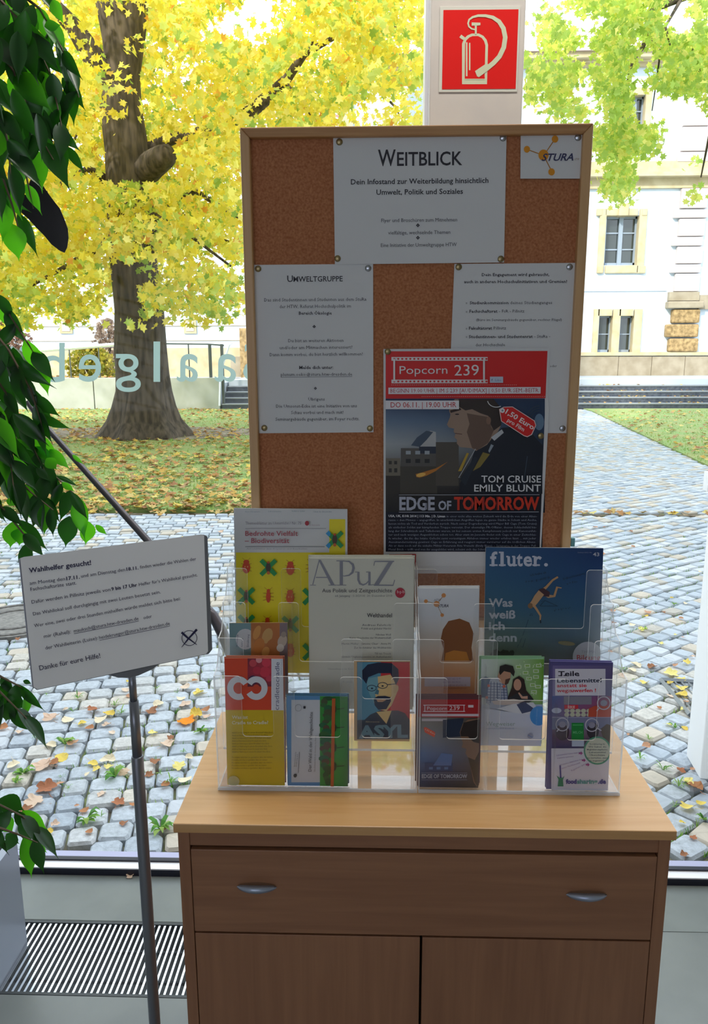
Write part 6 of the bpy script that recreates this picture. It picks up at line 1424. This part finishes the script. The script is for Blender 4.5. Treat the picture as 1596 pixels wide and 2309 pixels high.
L0 = [(600, 296, 28, 'brown'), (330, 350, 42, 'pale'), (430, 360, 34, 'pale'), (525, 385, 26, 'yellow'), (580, 415, 24, 'brown'), (640, 365, 40, 'pale'), (710, 320, 36, 'yellow'), (690, 395, 24, 'pale'), (130, 440, 24, 'pale'), (25, 410, 26, 'brown'), (195, 255, 26, 'yellow'), (720, 440, 18, 'pale'),
      (320, 530, 34, 'pale'), (460, 510, 36, 'brown'), (400, 600, 36, 'yellow'), (280, 655, 54, 'pale'), (345, 640, 30, 'brown'), (90, 650, 34, 'pale'), (595, 640, 28, 'yellow'), (700, 620, 42, 'pale'), (705, 665, 26, 'yellow'), (625, 680, 22, 'yellow'), (560, 710, 18, 'pale'), (800, 700, 30, 'pale'), (300, 800, 48, 'brown'), (390, 770, 28, 'brown'), (220, 890, 50, 'pale'),
      (175, 940, 30, 'brown'), (655, 840, 26, 'pale'), (760, 895, 32, 'brown'), (495, 912, 14, 'brown'), (540, 950, 26, 'brown'), (310, 1085, 26, 'yellow'), (355, 1035, 24, 'pale'), (575, 1085, 20, 'brown'), (800, 1030, 22, 'brown'), (615, 1222, 42, 'pale'), (870, 1225, 34, 'pale'), (315, 1215, 26, 'pale'), (1155, 660, 34, 'yellow'), (1070, 520, 36, 'pale'), (985, 448, 24, 'yellow'),
      (1100, 475, 18, 'brown'), (1215, 605, 22, 'pale'), (980, 305, 30, 'brown'), (1260, 330, 34, 'yellow'), (1330, 340, 26, 'pale'), (1320, 300, 26, 'brown'), (1190, 265, 32, 'pale'), (1155, 225, 24, 'pale'), (1280, 190, 30, 'yellow'), (1195, 145, 26, 'pale'), (825, 210, 18, 'brown'), (1020, 265, 28, 'pale'), (1180, 750, 38, 'pale'), (1060, 775, 24, 'brown'), (860, 905, 20, 'brown'), (960, 715, 20, 'brown'), (1000, 630, 26, 'brown'), (1060, 1060, 22, 'brown'), (420, 295, 18, 'pale'), (510, 195, 14, 'pale'), (810, 165, 20, 'pale'), (1250, 105, 18, 'brown')]
for x_, y_, s_, k_ in L0: drop(*C4(x_, y_), k_, s_)
C6 = lambda x, y: (1300 + x / 2.309, 1100 + y / 2.309)
R0 = [(620, 1570, 42, 'brown'), (580, 1540, 30, 'yellow'), (575, 1672, 34, 'yellow'), (650, 1650, 26, 'yellow'), (605, 1832, 18, 'brown'), (545, 1750, 18, 'yellow'), (560, 1920, 20, 'brown'), (545, 1090, 34, 'yellow'), (490, 975, 36, 'yellow'), (540, 1005, 26, 'yellow'), (485, 1020, 20, 'yellow'), (545, 1052, 26, 'yellow'), (490, 1090, 22, 'pale'), (575, 1120, 18, 'brown'), (395, 940, 24, 'brown'), (310, 930, 32, 'pale'), (355, 1024, 26, 'yellow'), (290, 955, 24, 'pale'), (570, 915, 18, 'yellow'), (510, 930, 16, 'brown'), (360, 1355, 24, 'brown'), (375, 655, 24, 'brown'), (285, 718, 18, 'pale'), (345, 742, 22, 'yellow'), (435, 816, 14, 'yellow'), (185, 645, 16, 'brown'), (600, 885, 14, 'pale'), (555, 1160, 16, 'yellow'), (565, 1260, 20, 'yellow'), (480, 1240, 16, 'yellow'), (230, 985, 18, 'pale'), (600, 1470, 16, 'brown'), (430, 1150, 14, 'brown'), (540, 1480, 24, 'brown'), (265, 1290, 10, 'brown'), (225, 95, 12, 'yellow')]
for x_, y_, s_, k_ in R0: drop(*C6(x_, y_), k_, s_)
for i in range(60):
    u, v = (rl_.uniform(0, 500), rl_.uniform(1180, 1540)) if i < 40 else (rl_.uniform(1300, 1590), rl_.uniform(1180, 1480)); drop(u, v, rl_.choice(list(FL)), rl_.uniform(8, 15))
q = onZ(293, 1976, .002); o = bpy.data.objects.new('fallen_leaf', ML['pale'][1]); COL.objects.link(o); o.location = (q.x, q.y, 0.0015); o.scale = (.024,) * 3; o.rotation_euler = (0, 0, 2); tag(o, 'tiny dry leaf lying indoors on the grey sill slab', 'leaf')
# weeds between the stones
MT['weed'] = attr_mat('weed_leaf', 0.6, translucent=0.45)
WC = [lin(c) for c in ('7cae48', '92bc58', '5c9440', 'a8c468')]
def weed(u, v, size_px, n_, broad, label):
    q = onZ(u, v, 0); s_ = size_px / F_PX * (q - EYE).dot(_f); mb = MB()
    for i in range(n_):
        an = rl_.uniform(0, 6.28); L_ = s_ * rl_.uniform(.3, .6); wd = L_ * (rl_.uniform(.16, .25) if broad else .06); d_ = Vector((math.cos(an), math.sin(an), 0)); sd = Vector((-d_.y, d_.x, 0)); up_ = rl_.uniform(.3, .9)
        P7 = [q + d_ * L_ * t + Vector((0, 0, L_ * up_ * math.sin(t * 2.4))) for t in (0, .35, .7, 1)]; W7 = (.3 * wd, wd, wd * .8, .05 * wd); vs = []
        for p_, w_ in zip(P7, W7): vs += [p_ - sd * w_, p_ + sd * w_]
        mb.add(vs, [(0, 1, 3, 2), (2, 3, 5, 4), (4, 5, 7, 6)], 0, rl_.choice(WC))
    if label == lb_: label = ('broad-leaved green weed' if broad else 'thin grassy weed tuft') + ' between the cobbles ' + (('left of the stand pole' if u < 312 else 'between stand pole and cabinet') if u < 800 else 'right of the cabinet') + (', near the window track' if v > 1780 else ', at mid distance' if v > 1600 else ', farther out')
    tag(mb.build('weed_tuft', MT['weed']), label, 'weed', 'weeds between the cobbles')
lb_ = 'small green weed tuft growing in a joint between the cobbles'
for x_, y_, s_, n_, br in ((555, 1000, 60, 12, 1), (420, 510, 44, 12, 1), (740, 720, 60, 12, 1), (150, 700, 46, 10, 1), (780, 310, 34, 12, 0), (500, 215, 34, 14, 0), (1100, 760, 40, 12, 0), (1290, 430, 36, 10, 1), (1030, 700, 26, 8, 0), (440, 790, 26, 10, 0), (740, 260, 28, 12, 0), (100, 760, 34, 8, 1), (300, 190, 20, 10, 0), (470, 300, 28, 10, 0), (1140, 180, 18, 8, 0), (1010, 150, 22, 10, 0), (1180, 560, 24, 8, 0), (230, 470, 24, 8, 0), (400, 720, 20, 8, 0), (650, 975, 24, 8, 0), (770, 660, 26, 10, 0)): weed(*C4(x_, y_), s_, n_, br, lb_)
for x_, y_, s_, n_, br in ((450, 1470, 44, 14, 0), (530, 1555, 40, 14, 0), (510, 1245, 26, 8, 1), (330, 1410, 34, 12, 0), (375, 1310, 26, 8, 0), (235, 950, 26, 10, 0), (290, 1000, 18, 8, 0), (350, 742, 22, 6, 1), (505, 608, 18, 8, 1), (660, 1730, 34, 8, 1), (510, 1660, 26, 10, 0), (560, 1540, 22, 8, 0)): weed(*C6(x_, y_), s_, n_, br, lb_)
weed(*C4(1035, 1060), 70, 12, 1, 'largest broad-leaved green weed on the cobbles beside the cabinet corner')
# moss and tiny blades along the joints
mb = MB()
for k in range(9000):
    Y_ = 2.2 + 5.2 * rt.random() ** 1.4; X_ = rt.uniform(-.62 * Y_, .55 * Y_)
    if noise.noise(Vector((X_ * 1.2, Y_ * 1.2, 2))) < -.05: continue
    rot0 = math.radians(12 if X_ < .085 * Y_ else 38)
    r_ = round((-X_ * math.sin(rot0) + (Y_ - .05 * math.sin(X_ * 1.1)) * math.cos(rot0)) / dy - .5) + .5
    yy = -X_ * math.sin(rot0) + (Y_ - .05 * math.sin(X_ * 1.1)) * math.cos(rot0); sh = (r_ * dy - yy) / math.cos(rot0); Y2 = Y_ + sh
    if Y2 < 2.2: continue
    L_ = rt.uniform(.008, .022); an = rt.uniform(0, 6.28); dx, dy2 = math.cos(an) * .003, math.sin(an) * .003
    mb.add([(X_ - dx, Y2 - dy2, -.02), (X_ + dx, Y2 + dy2, -.02), (X_ + rt.uniform(-.01, .01), Y2 + rt.uniform(-.01, .01), -.01 + L_)], [(0, 1, 2)], 0, rt.choice(WC))
tag(mb.build('joint_grass', MT['weed'], yard), kind='stuff')
